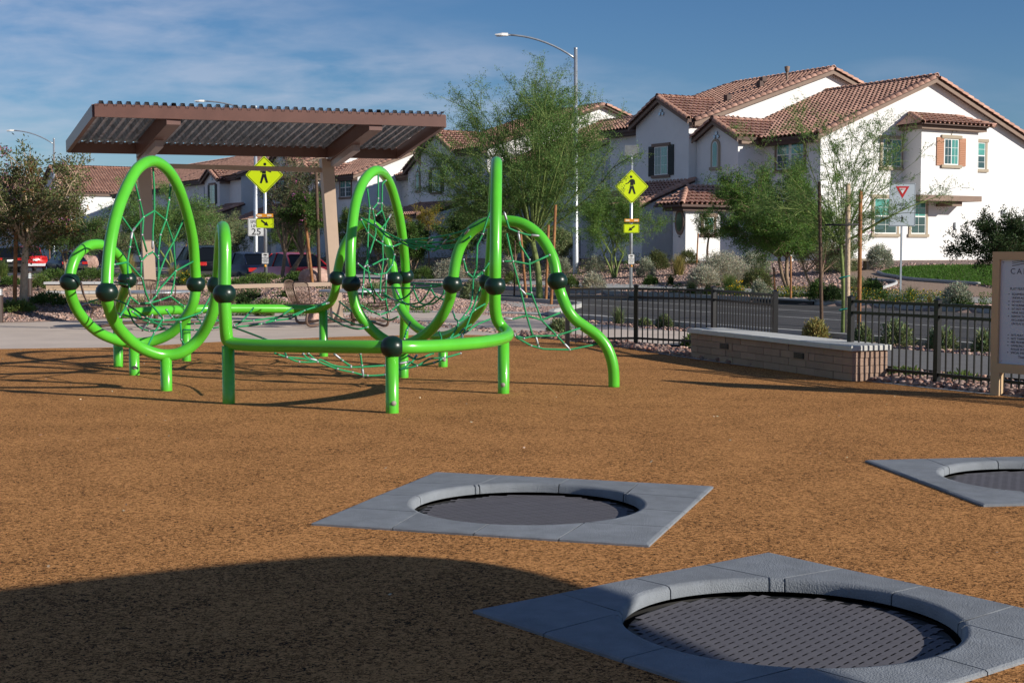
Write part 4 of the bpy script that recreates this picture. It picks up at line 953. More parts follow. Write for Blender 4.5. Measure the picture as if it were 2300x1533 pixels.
def yieldsign():
    b_ = gpt(2022, 676); Y = b_.y; t = thing('yield_sign', 'square sign with a red yield triangle on a perforated post', 'sign', b_)
    mb = MB(); mb.box((b_.x - .025, Y - .02, -.3 + b_.z), (b_.x + .025, Y + .02, at(2022, 414, Y).z)); mb.build('post', M['steel'], t)
    p = at(2026, 460, Y); ex = Vector((math.cos(R(-4)), math.sin(R(-4)), 0)); Mx = frame(p + Vector((0, -.03, 0)), ex); W_ = 58 / FPX * Y; H_ = 96 / FPX * Y
    mb = MB(); flat_poly(mb, rrect(W_, H_, .03), Mx); pn = mb.build('panel', mat('faded_sign_panel', (.50, .56, .60), .5), t)
    mb = MB(); border(mb, rrect(W_ * .96, H_ * .975, .03), Mx, -.003, .012); mb.build('border_line', M['ink'], pn)
    s = .19; z0 = H_ * .33
    mb = MB(); flat_poly(mb, [(-s, z0 + .12), (s, z0 + .12), (0, z0 - .22)], Mx, -.004, .003); mb.build('red_triangle', M['sred'], pn)
    mb = MB(); flat_poly(mb, [(-s * .5, z0 + .07), (s * .5, z0 + .07), (0, z0 - .09)], Mx, -.008, .003); mb.build('white_triangle', M['white'], pn)
    text('YIELD', .05, Mx @ Matrix.Translation((0, -.0095, z0 + .02)), M['sred'], pn, align='CENTER')
    for k, s_ in enumerate(('HERE', 'TO')): text(s_, .11, Mx @ Matrix.Translation((0, -.003, -.02 - .14 * k)), M['ink'], pn, align='CENTER')
    mb = MB()
    for poly in FIG: flat_poly(mb, [(x * .16, z * .16 - .42) for x, z in poly], Mx, -.004, .003)
    mb.build('walking_figure', M['ink'], pn)
yieldsign()
for u, v0, v1, lb in ((66, 643, 700, 'bronze louvred bollard light beside the small gravel mound'), (-1, 650, 724, 'bronze bollard light cut by the left edge of the picture')):
    Y = 5110 / (v1 - 560); b_ = at(u, v1, Y); b_.z = gz(b_.x, b_.y); t = thing('bollard_light', lb, 'bollard', b_); H_ = .78; r_ = .085
    mb = MB(); mb.lathe([(r_, -.2), (r_, H_ - .16)], b_, 18); mb.build('post', M['bollard'], t)
    mb = MB(); mb.lathe([(r_ * .7, H_ - .17), (r_ * .7, H_ - .02)], b_, 16); mb.build('lens', M['vinyl'], t)
    for k in range(3):
        mb = MB(); z = H_ - .145 + k * .045; mb.lathe([(r_ * .65, z), (r_, z - .008), (r_, z + .008), (r_ * .65, z + .02)], b_, 16); mb.build('louvre', M['steel'], t)
    mb = MB(); mb.lathe([(r_, H_ - .02), (r_, H_ + .02), (.001, H_ + .03)], b_, 18); mb.build('lid', M['bollard'], t)
# ================================================================ CREAM SEAT WALL AND BOULDERS
def cream():
    Y = 44.0; x0, x1 = at(103, 660, Y).x, at(362, 660, Y + .3).x; z0 = .02; zt = at(103, 633, Y).z; t = thing('block_wall', 'low cream block wall with pale cap behind the far left hoop', 'wall', Vector((x0, Y, z0)))
    L_ = x1 - x0; Mx = frame(Vector((x0, Y, z0)), Vector((1, .08, 0))); H_ = zt - z0; ch = (H_ - .07) / 5
    mb = MB(); mb.box((.02, .02, -.1), (L_ - .02, .38, H_ - .03), Mx); mb.build('core', M['mortar'], t)
    for r_ in range(5):
        pale = r_ == 2; n = 8; bw = L_ / n; off = .5 if r_ % 2 else 0
        xs = [0] + [bw * (k + off) for k in range(0 if off else 1, n)] + [L_]
        for a, b in zip(xs, xs[1:]):
            if b - a < .05: continue
            mb = MB(); mb.box((a + .007, -.0 if not pale else -.015, r_ * ch + .006), (b - .007, .4, (r_ + 1) * ch - .004), Mx); mb.build('block', M['creamcap'] if pale else M['cream'], t)
    for k in range(7):
        w_ = (L_ + .1) / 7; mb = MB(); mb.box((-.05 + k * w_ + .004, -.06, H_ - .07), (-.05 + (k + 1) * w_ - .004, .46, H_), Mx); mb.build('cap_slab', M['creamcap'], t)
cream()
def boulder(label, u, v, wpx, hpx, seed):
    p = gpt(u, v); Y = p.y; w_ = wpx / FPX * Y / 2; h_ = hpx / FPX * Y / 2; bm = bmesh.new(); bmesh.ops.create_icosphere(bm, subdivisions=4, radius=1)
    rr = random.Random(seed); dirs = [Vector((rr.gauss(0, 1), rr.gauss(0, 1), rr.gauss(0, 1))).normalized() for _ in range(16)]; cuts = [rr.uniform(.68, .95) for _ in dirs]
    from mathutils import noise
    for x in bm.verts:
        d = x.co.normalized(); r_ = 1
        for q, c in zip(dirs, cuts):
            dt = d.dot(q)
            if dt > 0: r_ = min(r_, c / dt)
        r_ += .05 * noise.noise(d * 3 + Vector((seed, 0, 0))) + .02 * noise.noise(d * 9)
        x.co = Vector((d.x * w_, d.y * w_ * .85, d.z * h_ * 1.1)) * r_
    me = bpy.data.meshes.new('boulder'); bm.to_mesh(me); bm.free(); me.materials.append(M['boulder'])
    o = bpy.data.objects.new('boulder', me); link(o, None, Vector((p.x, p.y + w_ * .6, p.z + h_ * .7))); tag(o, label, 'boulder', 'landscaping boulders'); return o
for a in [('pale pink boulder on the mound seen through the far left hoop', 195, 606, 48, 34, 1), ('taller pink boulder just behind the paler one at far left', 212, 596, 50, 46, 2), ('pointed pale boulder right of the tall left hoop', 467, 622, 34, 40, 3),
          ('large purplish boulder left of the right shelter post', 706, 643, 84, 48, 4), ('small dark boulder at the plaza edge by the picnic table', 703, 726, 36, 34, 5), ('small boulder at the foot of the left shelter post', 318, 726, 34, 32, 6), ('low boulder half hidden under shrubs near the tree trunk', 748, 640, 44, 30, 8)]: boulder(*a)
# ================================================================ HOUSES
ZG = 1.1
class House:
    def __init__(s, label, da, db, mirror=False, group='white stucco houses with clay tile roofs', base=(46, 50)):
        s.da, s.db, s.mir = da, db, mirror; s.n_ind = 0; s.cand = []
        s.t = thing('house', label, 'house', s.P(base[0], base[1], ZG), group)
    def B(s, b): return (-(b - 57.27) + 57.27) if s.mir else b
    def P(s, a, b, z): return ab(a + s.da, s.B(b) + s.db, z)
    def ea(s): return U
    def prism_b(s, prof, b0, b1, name, m, parent=None):      # profile in (a,z) extruded along b
        mb = MB(); p = [s.P(a, b0, z) for a, z in prof]; mb.prism(p, s.P(0, b1, 0) - s.P(0, b0, 0)); return mb.build(name, m, parent or s.t)
    def prism_a(s, prof, a0, a1, name, m, parent=None):      # profile in (b,z) extruded along a
        mb = MB(); p = [s.P(a0, b, z) for b, z in prof]; mb.prism(p, s.P(a1, 0, 0) - s.P(a0, 0, 0)); return mb.build(name, m, parent or s.t)
    def box(s, a0, a1, b0, b1, z0, z1, name, m, parent=None): return s.prism_b([(a0, z0), (a1, z0), (a1, z1), (a0, z1)], b0, b1, name, m, parent)
    def slope(s, roof, E0, E1, R0, R1, rake=(True, True), ridge=True):
        """eave E0->E1, ridge/top R0->R1 (world points)"""
        L_ = (E1 - E0).length; e = (E1 - E0).normalized(); up0 = (R0 - E0); s0 = up0 - e * up0.dot(e); S = s0.length; sv = s0.normalized(); n = e.cross(sv)
        if n.z < 0: n = -n
        x_r0 = up0.dot(e); x_r1 = (R1 - E0).dot(e)
        tw, ex_ = .30, .38; rows = int(S / ex_); items = []
        for j in range(rows + 1):
            y = j * ex_; f_ = min(1, (y + .2) / S); xa = x_r0 * f_; xb = L_ + (x_r1 - L_) * f_
            k0 = math.ceil((xa) / tw); k1 = int((xb) / tw)
            for k in range(k0, k1):
                o_ = E0 + e * (k * tw) + sv * y; items.append(('t', Matrix((e, sv, n)).transposed().to_4x4(), o_))
        for flag, p, q in ((rake[0], E0, R0), (rake[1], E1, R1)):
            if flag:
                d = (q - p).normalized(); Lr = (q - p).length; side = e.cross(d); side = n.cross(d).normalized(); Mr = Matrix((side, d, d.cross(side) * -1)).transposed().to_4x4()
                if (d.cross(side) * -1).z < 0: Mr = Matrix((-side, d, side.cross(d) * -1)).transposed().to_4x4()
                for k in range(int(Lr / .40)): items.append(('r', Mr, p + d * (k * .40)))
        if ridge:
            d = (R1 - R0).normalized(); side = d.cross(Vector((0, 0, 1))).normalized(); Mr = Matrix((side, d, side.cross(d))).transposed().to_4x4()
            for k in range(int((R1 - R0).length / .40)): items.append(('r', Mr, R0 + d * (k * .40) + Vector((0, 0, .02))))
        s.cand += [(roof, it) for it in items]
    def deck(s, name, quads, th=.16):
        mb = MB()
        for q in quads: mb.prism([p - Vector((0, 0, .02)) for p in q], Vector((0, 0, -th)))
        return mb.build(name, M['fasciad'], s.t)
    def gable_b(s, a0, a1, ar, b0, b1, ze, zr, ohb=.35, oha=.5, wall=True, zb=ZG, rakes=(True, True), wallm=None):
        if wall:
            q = .12
            s.prism_b([(a0, zb - .6), (a1, zb - .6), (a1, ze - q + (0)), (ar, zr - q), (a0, ze - q)], b0, b1, 'wall', M['stucco'])
        sl = (zr - ze) / (ar - a0); sr = (zr - ze) / (a1 - ar)
        B0, B1 = b0 - ohb, b1 + ohb
        EL0, EL1 = s.P(a0 - oha, B0, ze - sl * oha), s.P(a0 - oha, B1, ze - sl * oha); R0, R1 = s.P(ar, B0, zr), s.P(ar, B1, zr)
        ER0, ER1 = s.P(a1 + oha, B0, ze - sr * oha), s.P(a1 + oha, B1, ze - sr * oha)
        rf = s.deck('roof', [[EL0, EL1, R1, R0], [R0, R1, ER1, ER0]])
        s.slope(rf, EL0, EL1, R0, R1, rakes); s.slope(rf, ER0, ER1, R0, R1, rakes, False)
        # taupe barge boards on the visible gable and eave cornice
        for p, q in ((EL0, R0), (ER0, R0)):
            mb = MB(); d = s.P(0, 1, 0) - s.P(0, 0, 0); mb.prism([p - Vector((0, 0, .10)) - d * .012, q - Vector((0, 0, .10)) - d * .012, q - Vector((0, 0, .28)) - d * .012, p - Vector((0, 0, .28)) - d * .012], d * .05); mb.build('barge_board', M['fascia'], s.t)
        s.box(a0 - oha + .06, a0 + .02, b0 + .02, b1 - .02, ze - sl * oha - .34, ze - sl * oha - .14, 'eave_cornice', M['fasciad'])
        return rf
    def gable_a(s, b0, b1, br, a0, a1, ze, zr, oha=.3, ohb=.3, wall=True, aw1=None, zb=ZG):
        if wall:
            q = .12; s.prism_a([(b0, zb - .6), (b1, zb - .6), (b1, ze - q), (br, zr - q), (b0, ze - q)], a0, aw1 or a1, 'wall', M['stucco'])
        sl = (zr - ze) / (br - b0); A0 = a0 - oha
        E0, E1 = s.P(A0, b0 - ohb, ze - sl * ohb), s.P(a1, b0 - ohb, ze - sl * ohb); R0, R1 = s.P(A0, br, zr), s.P(a1, br, zr)
        F0, F1 = s.P(A0, b1 + ohb, ze - sl * ohb), s.P(a1, b1 + ohb, ze - sl * ohb)
        rf = s.deck('roof', [[E0, E1, R1, R0], [R0, R1, F1, F0]])
        s.slope(rf, E0, E1, R0, R1, (True, False)); s.slope(rf, F0, F1, R0, R1, (True, False), False)
        for p in (E0, F0):
            d = U; mb = MB(); mb.prism([p - Vector((0, 0, .10)) - d * .012, R0 - Vector((0, 0, .10)) - d * .012, R0 - Vector((0, 0, .26)) - d * .012, p - Vector((0, 0, .26)) - d * .012], d * .05); mb.build('barge_board', M['fascia'], s.t)
        s.box(a0 + .02, (aw1 or a1) - .05, b0 - ohb + .05, b0 - .001, ze - sl * ohb - .34, ze - sl * ohb - .15, 'eave_cornice', M['fascia'])
        # attic vent: three small pipe ends
        for dz, db in ((.0, -.14), (.0, .14), (.16, 0)):
            mb = MB(); c_ = s.P(a0 - .02, br + db, zr - .85 + dz); mb.tube([c_, c_ - U * .05], .085, 10); mb.build('attic_vent', M['deck'], s.t)
        return rf
    def face(s, kind, p, q, z):                              # local frame on a wall; kind 'b' faces the camera side, 'a' faces the street
        if kind == 'b':
            o = s.P(q, p, z); return frame(o, U)
        o = s.P(p, q, z); return frame(o, -V)
    def window(s, kind, plane, c, z0, z1, w_, style='slide', shut=None, trim='trim', teal=True, surround='full'):
        Mx = s.face(kind, plane, c, z0); h = z1 - z0; W2 = w_ / 2
        mb = MB(); mb.box((-W2, -.035, 0), (W2, .02, h), Mx); wn = mb.build('window', M['vinyl'], s.t)
        mb = MB(); f = .055; mid = []
        if style == 'slide':
            panes = [(-W2 + f, -f / 2, f, h - f), (f / 2, W2 - f, f, h - f)]
        elif style == 'hung': panes = [(-W2 + f, W2 - f, f, h / 2 - f / 2), (-W2 + f, W2 - f, h / 2 + f / 2, h - f)]
        elif style == 'double':
            g = .10; panes = [(x0, x1, y0, y1) for x0, x1 in ((-W2 + f, -g), (g, W2 - f)) for y0, y1 in ((f, h / 2 - f / 2), (h / 2 + f / 2, h - f))]
        for k, (x0, x1, y0, y1) in enumerate(panes):
            mb = MB(); mb.box((x0, -.040, y0), (x1, -.036, y1), Mx)
            dark = (k == 0) if style == 'slide' else (k % 2 == 0)
            pn = mb.build('pane', M['glass'] if dark else M['glasst'], wn)
            if w_ > .5:
                mb = MB(); xm = (x0 + x1) / 2
                mb.box((xm - .008, -.043, y0), (xm + .008, -.041, y1), Mx)
                nb = 1 if style != 'slide' else 2
                for q in range(1, nb + 1): zq = y0 + (y1 - y0) * q / (nb + 1); mb.box((x0, -.0445, zq - .007), (x1, -.0435, zq + .007), Mx)
                mb.build('glazing_bar', M['vinyl'], wn)
        if surround == 'full':
            for x in (-W2 - .14, W2):
                if shut: continue
                mb = MB(); mb.box((x, -.06, 0), (x + .14, .02, h), Mx); mb.build('trim_side', M[trim], wn)
        mb = MB(); mb.box((-W2 - .20, -.09, h), (W2 + .20, .02, h + .16), Mx); mb.build('lintel', M[trim], wn)
        mb = MB(); mb.box((-W2 - .20, -.10, -.15), (W2 + .20, .02, 0), Mx); mb.build('sill', M[trim], wn)
        if shut:
            for x in (-W2 - .50, W2 + .04):
                mb = MB(); mb.box((x, -.05, -.04), (x + .46, .0, h + .04), Mx); so = mb.build('shutter', M[shut], wn)
                mb = MB(); n = int((h - .1) / .09)
                for q in range(n): z = .06 + q * .09; mb.add([Mx @ Vector(v) for v in ((x + .05, -.052, z), (x + .41, -.052, z), (x + .41, -.062, z + .03), (x + .05, -.062, z + .03), (x + .41, -.052, z + .05), (x + .05, -.052, z + .05))], [(0, 1, 2, 3), (3, 2, 4, 5)])
                mb.build('slats', M[shut], so)
        return wn
    def arch_window(s, plane, c, z0, z1, w_):
        Mx = s.face('a', plane, c, z0); h = z1 - z0; W2 = w_ / 2
        def A(W2, h, n=8): return [(-W2, 0), (W2, 0)] + [(W2 * math.cos(R(180 * k / n)), h - W2 + W2 * math.sin(R(180 * k / n))) for k in range(n + 1)]
        mb = MB(); flat_poly(mb, A(W2 + .13, h + .13), Mx, -.07, .08); wn = mb.build('window', M['trim'], s.t)
        mb = MB(); flat_poly(mb, A(W2, h), Mx, -.085, .01); mb.build('frame', M['vinyl'], wn); mb = MB(); flat_poly(mb, [(x * .78, z * .94 + .04) for x, z in A(W2, h)], Mx, -.095, .008); mb.build('pane', M['glasst'], wn)
        mb = MB(); mb.box((-W2 - .2, -.12, -.15), (W2 + .2, .0, .0), Mx); mb.build('sill', M['trim'], wn)
    def finish(s, n_ind):
        arc = [(-.01, 0), (.02, .062), (.10, .105), (.18, .062), (.21, .0), (.30, -.002)]
        tv = [(x, -.03, z + .062) for x, z in arc] + [(x, .40, z * .8 + .008) for x, z in arc] + [(x, -.03, z + .03) for x, z in arc[4:]]
        tf = [(i, i + 1, 7 + i, 6 + i) for i in range(5)] + [(12, 13, 5, 4)]
        rv = []; 
        for y, rad, dz in ((-.03, .15, .03), (.42, .125, .0)):
            rv += [(rad * math.cos(a), y, rad * math.sin(a) + dz) for a in [R(-15 + 210 * k / 6) for k in range(7)]]
        rfc = [(i, i + 1, 8 + i, 7 + i) for i in range(6)]
        rv += [(.12 * math.cos(a), -.03, .12 * math.sin(a) + .03) for a in [R(-15 + 210 * k / 6) for k in range(7)]]; rfc += [(i + 1, i, 14 + i, 15 + i) for i in range(6)]
        tm, rm = MB(), MB(); tm.add(tv, tf); rm.add(rv, rfc, True); tme = tm.mesh('roof_tile', M['tile']); rme = rm.mesh('ridge_tile', M['tile'])
        def pr(it): return ((it[2] - Vector((0, 0, CAMH))).length + (0 if it[0] == 'r' else 4))
        vis = []; rest = []
        for rf, it in s.cand:
            n_ = it[1].col[2].to_3d() if it[0] == 't' else None
            ok = True
            p = it[2]; u = 1150 + p.x / p.y * FPX
            if u < 0 or u > 2300: ok = False
            if it[0] == 't' and n_.dot(Vector((0, 0, CAMH)) - p) < 0: ok = False
            (vis if ok else rest).append((rf, it))
        vis.sort(key=lambda q: pr(q[1])); rest += vis[n_ind:]; vis = vis[:n_ind]
        for rf, (k, Mr, p) in vis: place('roof_tile' if k == 't' else 'ridge_tile', tme if k == 't' else rme, Matrix.Translation(p) @ Mr, rf)
        by = {}
        for rf, it in rest: by.setdefault(rf.name, []).append(it)
        for nm, L_ in by.items():
            rf = bpy.data.objects[nm]; vs = []; fs = []; tn = []; base = 0
            for kk, vv0, ff0 in (('t', tv, tf), ('r', rv, rfc)):
                its = [i for i in L_ if i[0] == kk]
                if not its: continue
                v0 = np.array(vv0); f0 = np.array(ff0); Rm = np.array([[list(r_)[:3] for r_ in i[1]][:3] for i in its]); T = np.array([i[2][:] for i in its])
                vv = np.einsum('nij,kj->nki', Rm, v0) + T[:, None, :]; n = len(its); k = len(v0)
                fs.append((f0[None] + (np.arange(n) * k)[:, None, None]).reshape(-1, 4) + base); vs.append(vv.reshape(-1, 3)); base += n * k
                c_ = rng.uniform(.82, 1.16, (n, 1)) * np.array([[1, 1, 1]]); tn.append(np.repeat(c_, k, 0))
            vs = np.concatenate(vs); fs = np.concatenate(fs); tn = np.concatenate(tn)
            o = npobj('roof_tiles', npmesh('roof_tiles', M['tilev'], vs, fs, org=WORG[rf.name], tint=tn), rf); o['kind'] = 'stuff'
    def vent_pipe(s, a, b, z, h):
        mb = MB(); p = s.P(a, b, z); mb.tube([p - Vector((0, 0, .5)), p + Vector((0, 0, h))], .07, 10); mb.lathe([(.11, h - .05), (.15, h + .2), (.001, h + .25)], p, 12); mb.build('flue', M['fascia'], s.t)
def std_house(label, da, db, mir, n_ind, detail=True, shutc='shutd', b_end=65.1):
    H = House(label, da, db, mir)
    H.gable_b(46.03, 60.25, 53.14, 49.94, 57.27, 7.12, 9.96)
    H.gable_b(44.6, 62.0, 53.3, 57.27, b_end, 8.18, 11.15, wall=True)
    H.gable_a(54.0, 57.24, 55.62, 44.47, 48.2, 7.17, 7.98, aw1=46.5)
    H.gable_a(57.27, 61.81, 59.54, 44.0, 47.6, 8.25, 9.38, aw1=45.2)
    H.arch_window(44.47, 55.68, 5.65, 6.9, .42)
    H.window('a', 44.0, 59.55, 5.42, 6.88, 1.15, 'slide', shutc, 'fascia')
    H.window('a', 46.03, 52.0, 5.42, 6.80, 1.9, 'double', None, 'fascia')
    H.window('b', 49.94 if not mir else 49.94, 50.55, 5.55, 6.88, 1.25, 'slide')
    # bay on the gable wall with its own little roof
    if not mir:
        H.box(51.28, 55.15, 48.74, 49.94, 4.20, 7.30, 'bay', M['stucco'])
        H.box(51.15, 55.35, 48.62, 49.94, 3.93, 4.195, 'bay_ledge', M['fascia'])
        H.box(53.6, 54.3, 48.9, 49.94, 3.70, 3.925, 'corbel', M['fascia'])
        H.box(51.0, 55.43, 48.46, 49.94, 7.30, 7.46, 'bay_cornice', M['fascia']); H.box(50.95, 55.48, 48.40, 49.94, 7.465, 7.53, 'bay_cornice', M['fasciad'])
        E0, E1 = H.P(50.75, 48.2, 7.55), H.P(55.7, 48.2, 7.55); R0, R1 = H.P(51.7, 49.94, 8.15), H.P(54.7, 49.94, 8.15); S0, S1 = H.P(50.75, 49.94, 7.55), H.P(55.7, 49.94, 7.55)
        rf = H.deck('roof', [[E0, E1, R1, R0]], .04); mb = MB(); mb.add([S0, E0, R0], [(0, 1, 2)]); mb.add([S1, R1, E1], [(0, 1, 2)]); mb.build('hip', M['tile'], rf)
        H.slope(rf, E0, E1, R0, R1, (True, True), False)
        H.window('b', 48.74, 53.27, 5.66, 6.92, .98, 'slide', 'shutt'); H.window('b', 49.94, 56.5, 5.62, 6.95, 1.0, 'hung')
        mb = MB(); p = H.P(53.3, 48.74, 7.05); mb.tube(spline([p, p + Vector((0, 0, .2)) - V * .05, p + Vector((0, 0, .27)) + U * .18 - V * .05, p + Vector((0, 0, .2)) + U * .3 - V * .05], 5), .015, 6); mb.build('light_bracket', M['trim'], H.t)
        H.window('b', 49.94, 50.2, 2.35, 4.05, 1.5, 'hung'); H.window('b', 49.94, 52.4, 2.35, 4.05, 1.0, 'hung')
        H.box(46.0, 60.2, 49.9, 49.94, ZG - .3, ZG + .13, 'weep_base', M['stucco'])
        for a_, z_, h_ in ((54.9, 2.6, .35), (57.4, 2.2, .5), (58.3, 3.4, .2)):
            H.box(a_, a_ + .2, 49.82, 49.94, z_, z_ + h_, 'meter_box', M['steel'])
        H.box(57.7, 57.74, 49.9, 49.935, 1.6, 3.2, 'conduit', M['steel'])
    # lower lean-to roofs on the street side
    H.prism_b([(41.2, ZG - .5), (44.2, ZG - .5), (44.2, 5.0), (41.2, 3.62)], 57.35, 61.6, 'wall', M['stucco'])
    E0, E1 = H.P(40.83, 57.1, 3.78), H.P(40.83, 61.9, 3.78); R0, R1 = H.P(44.3, 57.1, 5.12), H.P(44.3, 61.9, 5.12)
    rf = H.deck('roof', [[E0, E1, R1, R0]], .14); H.slope(rf, E0, E1, R0, R1, (True, True), False)
    H.box(41.34, 44.46, 54.0, 54.97, ZG - .5, 3.60, 'wall', M['stucco']); H.box(43.07, 44.46, 54.972, 57.33, ZG - .5, 4.42, 'wall', M['stucco'])
    E0, E1 = H.P(40.7, 53.45, 3.72), H.P(46.0, 53.45, 3.72); R0, R1 = H.P(42.3, 55.2, 4.55), H.P(46.0, 55.2, 4.55); G0, G1 = H.P(40.7, 55.7, 3.72), H.P(42.3, 55.3, 4.55)
    F0, F1 = H.P(44.4, 57.0, 4.55), H.P(44.4, 55.2, 4.55)
    rf = H.deck('roof', [[E0, E1, R1, R0], [E0, R0, G1, G0], [G1, F1, F0]], .10); H.slope(rf, E0, E1, R0, R1, (False, False), False)
    H.slope(rf, E0, G0, R0, G1, (True, False), False)
    H.box(40.95, 45.9, 53.7, 55.3, 3.42, 3.615, 'eave_cornice', M['fasciad'])
    mb = MB(); Mx = H.face('a', 41.34, 54.42, 2.90); flat_poly(mb, [(.36 * math.cos(R(15 * k)), .62 * math.sin(R(15 * k))) for k in range(24)], Mx, -.06, .07); wn = mb.build('oval_window', M['fascia'], H.t)
    mb = MB(); flat_poly(mb, [(.24 * math.cos(R(15 * k)), .45 * math.sin(R(15 * k))) for k in range(24)], Mx, -.07, .005); mb.build('pane', M['glass'], wn)
    for sx, sz in ((-.46, 0), (.40, 0), (-.03, .66), (-.03, -.72)):
        mb = MB(); mb.box((sx, -.08, sz), (sx + .06, -.03, sz + .06), Mx); mb.build('stud', M['iron'], wn)
    H.window('b', 54.0, 42.7, 2.35, 3.15, .62, 'hung', None, 'fascia')
    H.vent_pipe(51.2, 58.2, 10.3, .75) if db < 60 else None
    H.vent_pipe(54.2, 57.9, 10.5, .6)
    for a_, b_ in ((50.2, 59.2), (51.4, 60.4), (47.5, 58.6)):
        H.box(a_, a_ + .3, b_, b_ + .3, 8.9, 9.0 + (a_ - 44.6) * .34 - .35, 'roof_vent', M['fasciad'])
    H.finish(n_ind)
    return H
def n1_label(): pass
std_house('nearest white stucco house at the right, with a bay window and terracotta shutters', 0, 0, False, 300)
H2 = House('white house behind the large palo verde and the tall street light', 0, 21.5, True)
H2.gable_b(44.6, 62.0, 53.3, 49.2, 57.27, 8.18, 11.15); H2.gable_b(46.03, 60.25, 53.14, 42.0, 49.2, 7.12, 9.96); H2.gable_b(46.03, 60.25, 53.14, 57.27, 65.0, 7.12, 9.96)
H2.gable_a(52.2, 56.6, 54.4, 44.0, 47.6, 8.25, 9.38, aw1=45.2) if 0 else None
def fixed(H, b): return 57.27 * 1 - (b - H.db - 57.27)
def H2b(b): return 57.27 - ((b - 21.5) - 57.27)
for bc_, wd, a0, ze, zr, a1 in ((84.6, 2.27, 44.0, 8.25, 9.38, 47.6), (88.2, 1.62, 44.47, 7.17, 7.98, 48.2)):
    c_ = H2b(bc_); H2.gable_a(c_ - wd, c_ + wd, c_, a0, a1, ze, zr, aw1=46.2)
H2.arch_window(44.47, H2b(88.2), 5.65, 6.9, .42); H2.window('a', 44.0, H2b(84.6), 5.42, 6.88, 1.15, 'slide', 'shutd', 'fascia')
H2.window('a', 46.03, H2b(91.2), 5.42, 6.8, 1.7, 'double', None, 'fascia'); H2.window('a', 46.03, H2b(75.0), 5.42, 6.8, 1.7, 'double', None, 'fascia')
for b0, b1, aa in ((81.5, 87.0, 40.9), (73, 79, 42.4)):
    B0, B1 = H2b(b0), H2b(b1)
    if B0 > B1: B0, B1 = B1, B0
    H2.prism_b([(aa + .4, ZG - .5), (46.2, ZG - .5), (46.2, 4.9), (aa + .4, 3.62)], B0 + .3, B1 - .3, 'wall', M['stucco'])
    E0, E1 = H2.P(aa, B0, 3.78), H2.P(aa, B1, 3.78); R0, R1 = H2.P(46.1, B0, 5.3), H2.P(46.1, B1, 5.3); rf = H2.deck('roof', [[E0, E1, R1, R0]], .14); H2.slope(rf, E0, E1, R0, R1, (True, True), False)
H2.finish(260)
std_house('white house with a sunlit wall seen behind the middle green hoop', -3.5, 44.1, False, 200)
# far left row
H4 = House('white house with small gable and dark shutters seen behind the shelter posts', -8.2, 66, False)
H4.gable_b(46.03, 60.25, 53.14, 57.0, 75.0, 7.12, 9.96); H4.gable_b(46.8, 61, 52.5, 41.4, 56.9, 7.6, 10.0)
H4.gable_a(44.2, 47.9, 46.0, 46.0, 49.5, 7.3, 8.1, aw1=47.2)
H4.window('a', 46.0, 45.9, 5.3, 6.8, 1.2, 'slide', 'shutd', 'fascia'); H4.window('a', 46.8, 49.3, 5.3, 6.8, 1.1, 'slide', 'shutb', 'fascia')
E0, E1 = H4.P(43.2, 40.5, 4.0), H4.P(43.2, 49.0, 4.0); R0, R1 = H4.P(46.8, 40.5, 5.2), H4.P(46.8, 49.0, 5.2); rf = H4.deck('roof', [[E0, E1, R1, R0]], .14); H4.slope(rf, E0, E1, R0, R1, (True, True), False)
H4.box(43.8, 46.8, 45.3, 48.8, .5, 3.8, 'wall', M['stucco']); H4.box(43.8, 46.8, 41.0, 41.4, .5, 3.8, 'wall', M['stucco'])
H4.box(43.6, 44.0, 41.4, 45.3, 3.35, 3.82, 'porch_beam', M['stucco']); H4.box(46.7, 46.79, 42.2, 43.6, .9, 3.3, 'door', M['brown'])
E0, E1 = H4.P(43.0, 56.5, 4.0), H4.P(43.0, 64, 4.0); R0, R1 = H4.P(46.1, 56.5, 5.0), H4.P(46.1, 64, 5.0); rf = H4.deck('roof', [[E0, E1, R1, R0]], .14); H4.slope(rf, E0, E1, R0, R1, (True, True), False)
H4.box(43.5, 46.1, 56.9, 63.8, .5, 3.8, 'wall', M['stucco'])
H4.finish(0)
H5 = House('most distant white house, left of the shelter, with a long tiled roof', -10.5, 92, False)
H5.gable_a(57.27, 70.0, 63.6, 45.5, 60.0, 7.6, 10.4); H5.gable_a(66.5, 82.0, 74.2, 42.6, 58.0, 6.9, 9.6)
H5.gable_a(64.5, 67.5, 66.0, 41.4, 44.6, 5.6, 6.3, aw1=45.4); H5.arch_window(41.4, 66.0, 3.9, 5.2, .6)
H5.window('b', 66.5, 44.5, 4.9, 6.2, 1.5, 'slide', None, 'fascia')
E0, E1 = H5.P(39.2, 70, 3.4), H5.P(39.2, 82.0, 3.4); R0, R1 = H5.P(42.8, 70, 4.6), H5.P(42.8, 82.0, 4.6); rf = H5.deck('roof', [[E0, E1, R1, R0]], .14); H5.slope(rf, E0, E1, R0, R1, (True, True), False)
H5.box(40, 42.6, 70.3, 81.7, .5, 3.2, 'wall', M['stucco'])
H5.finish(0)
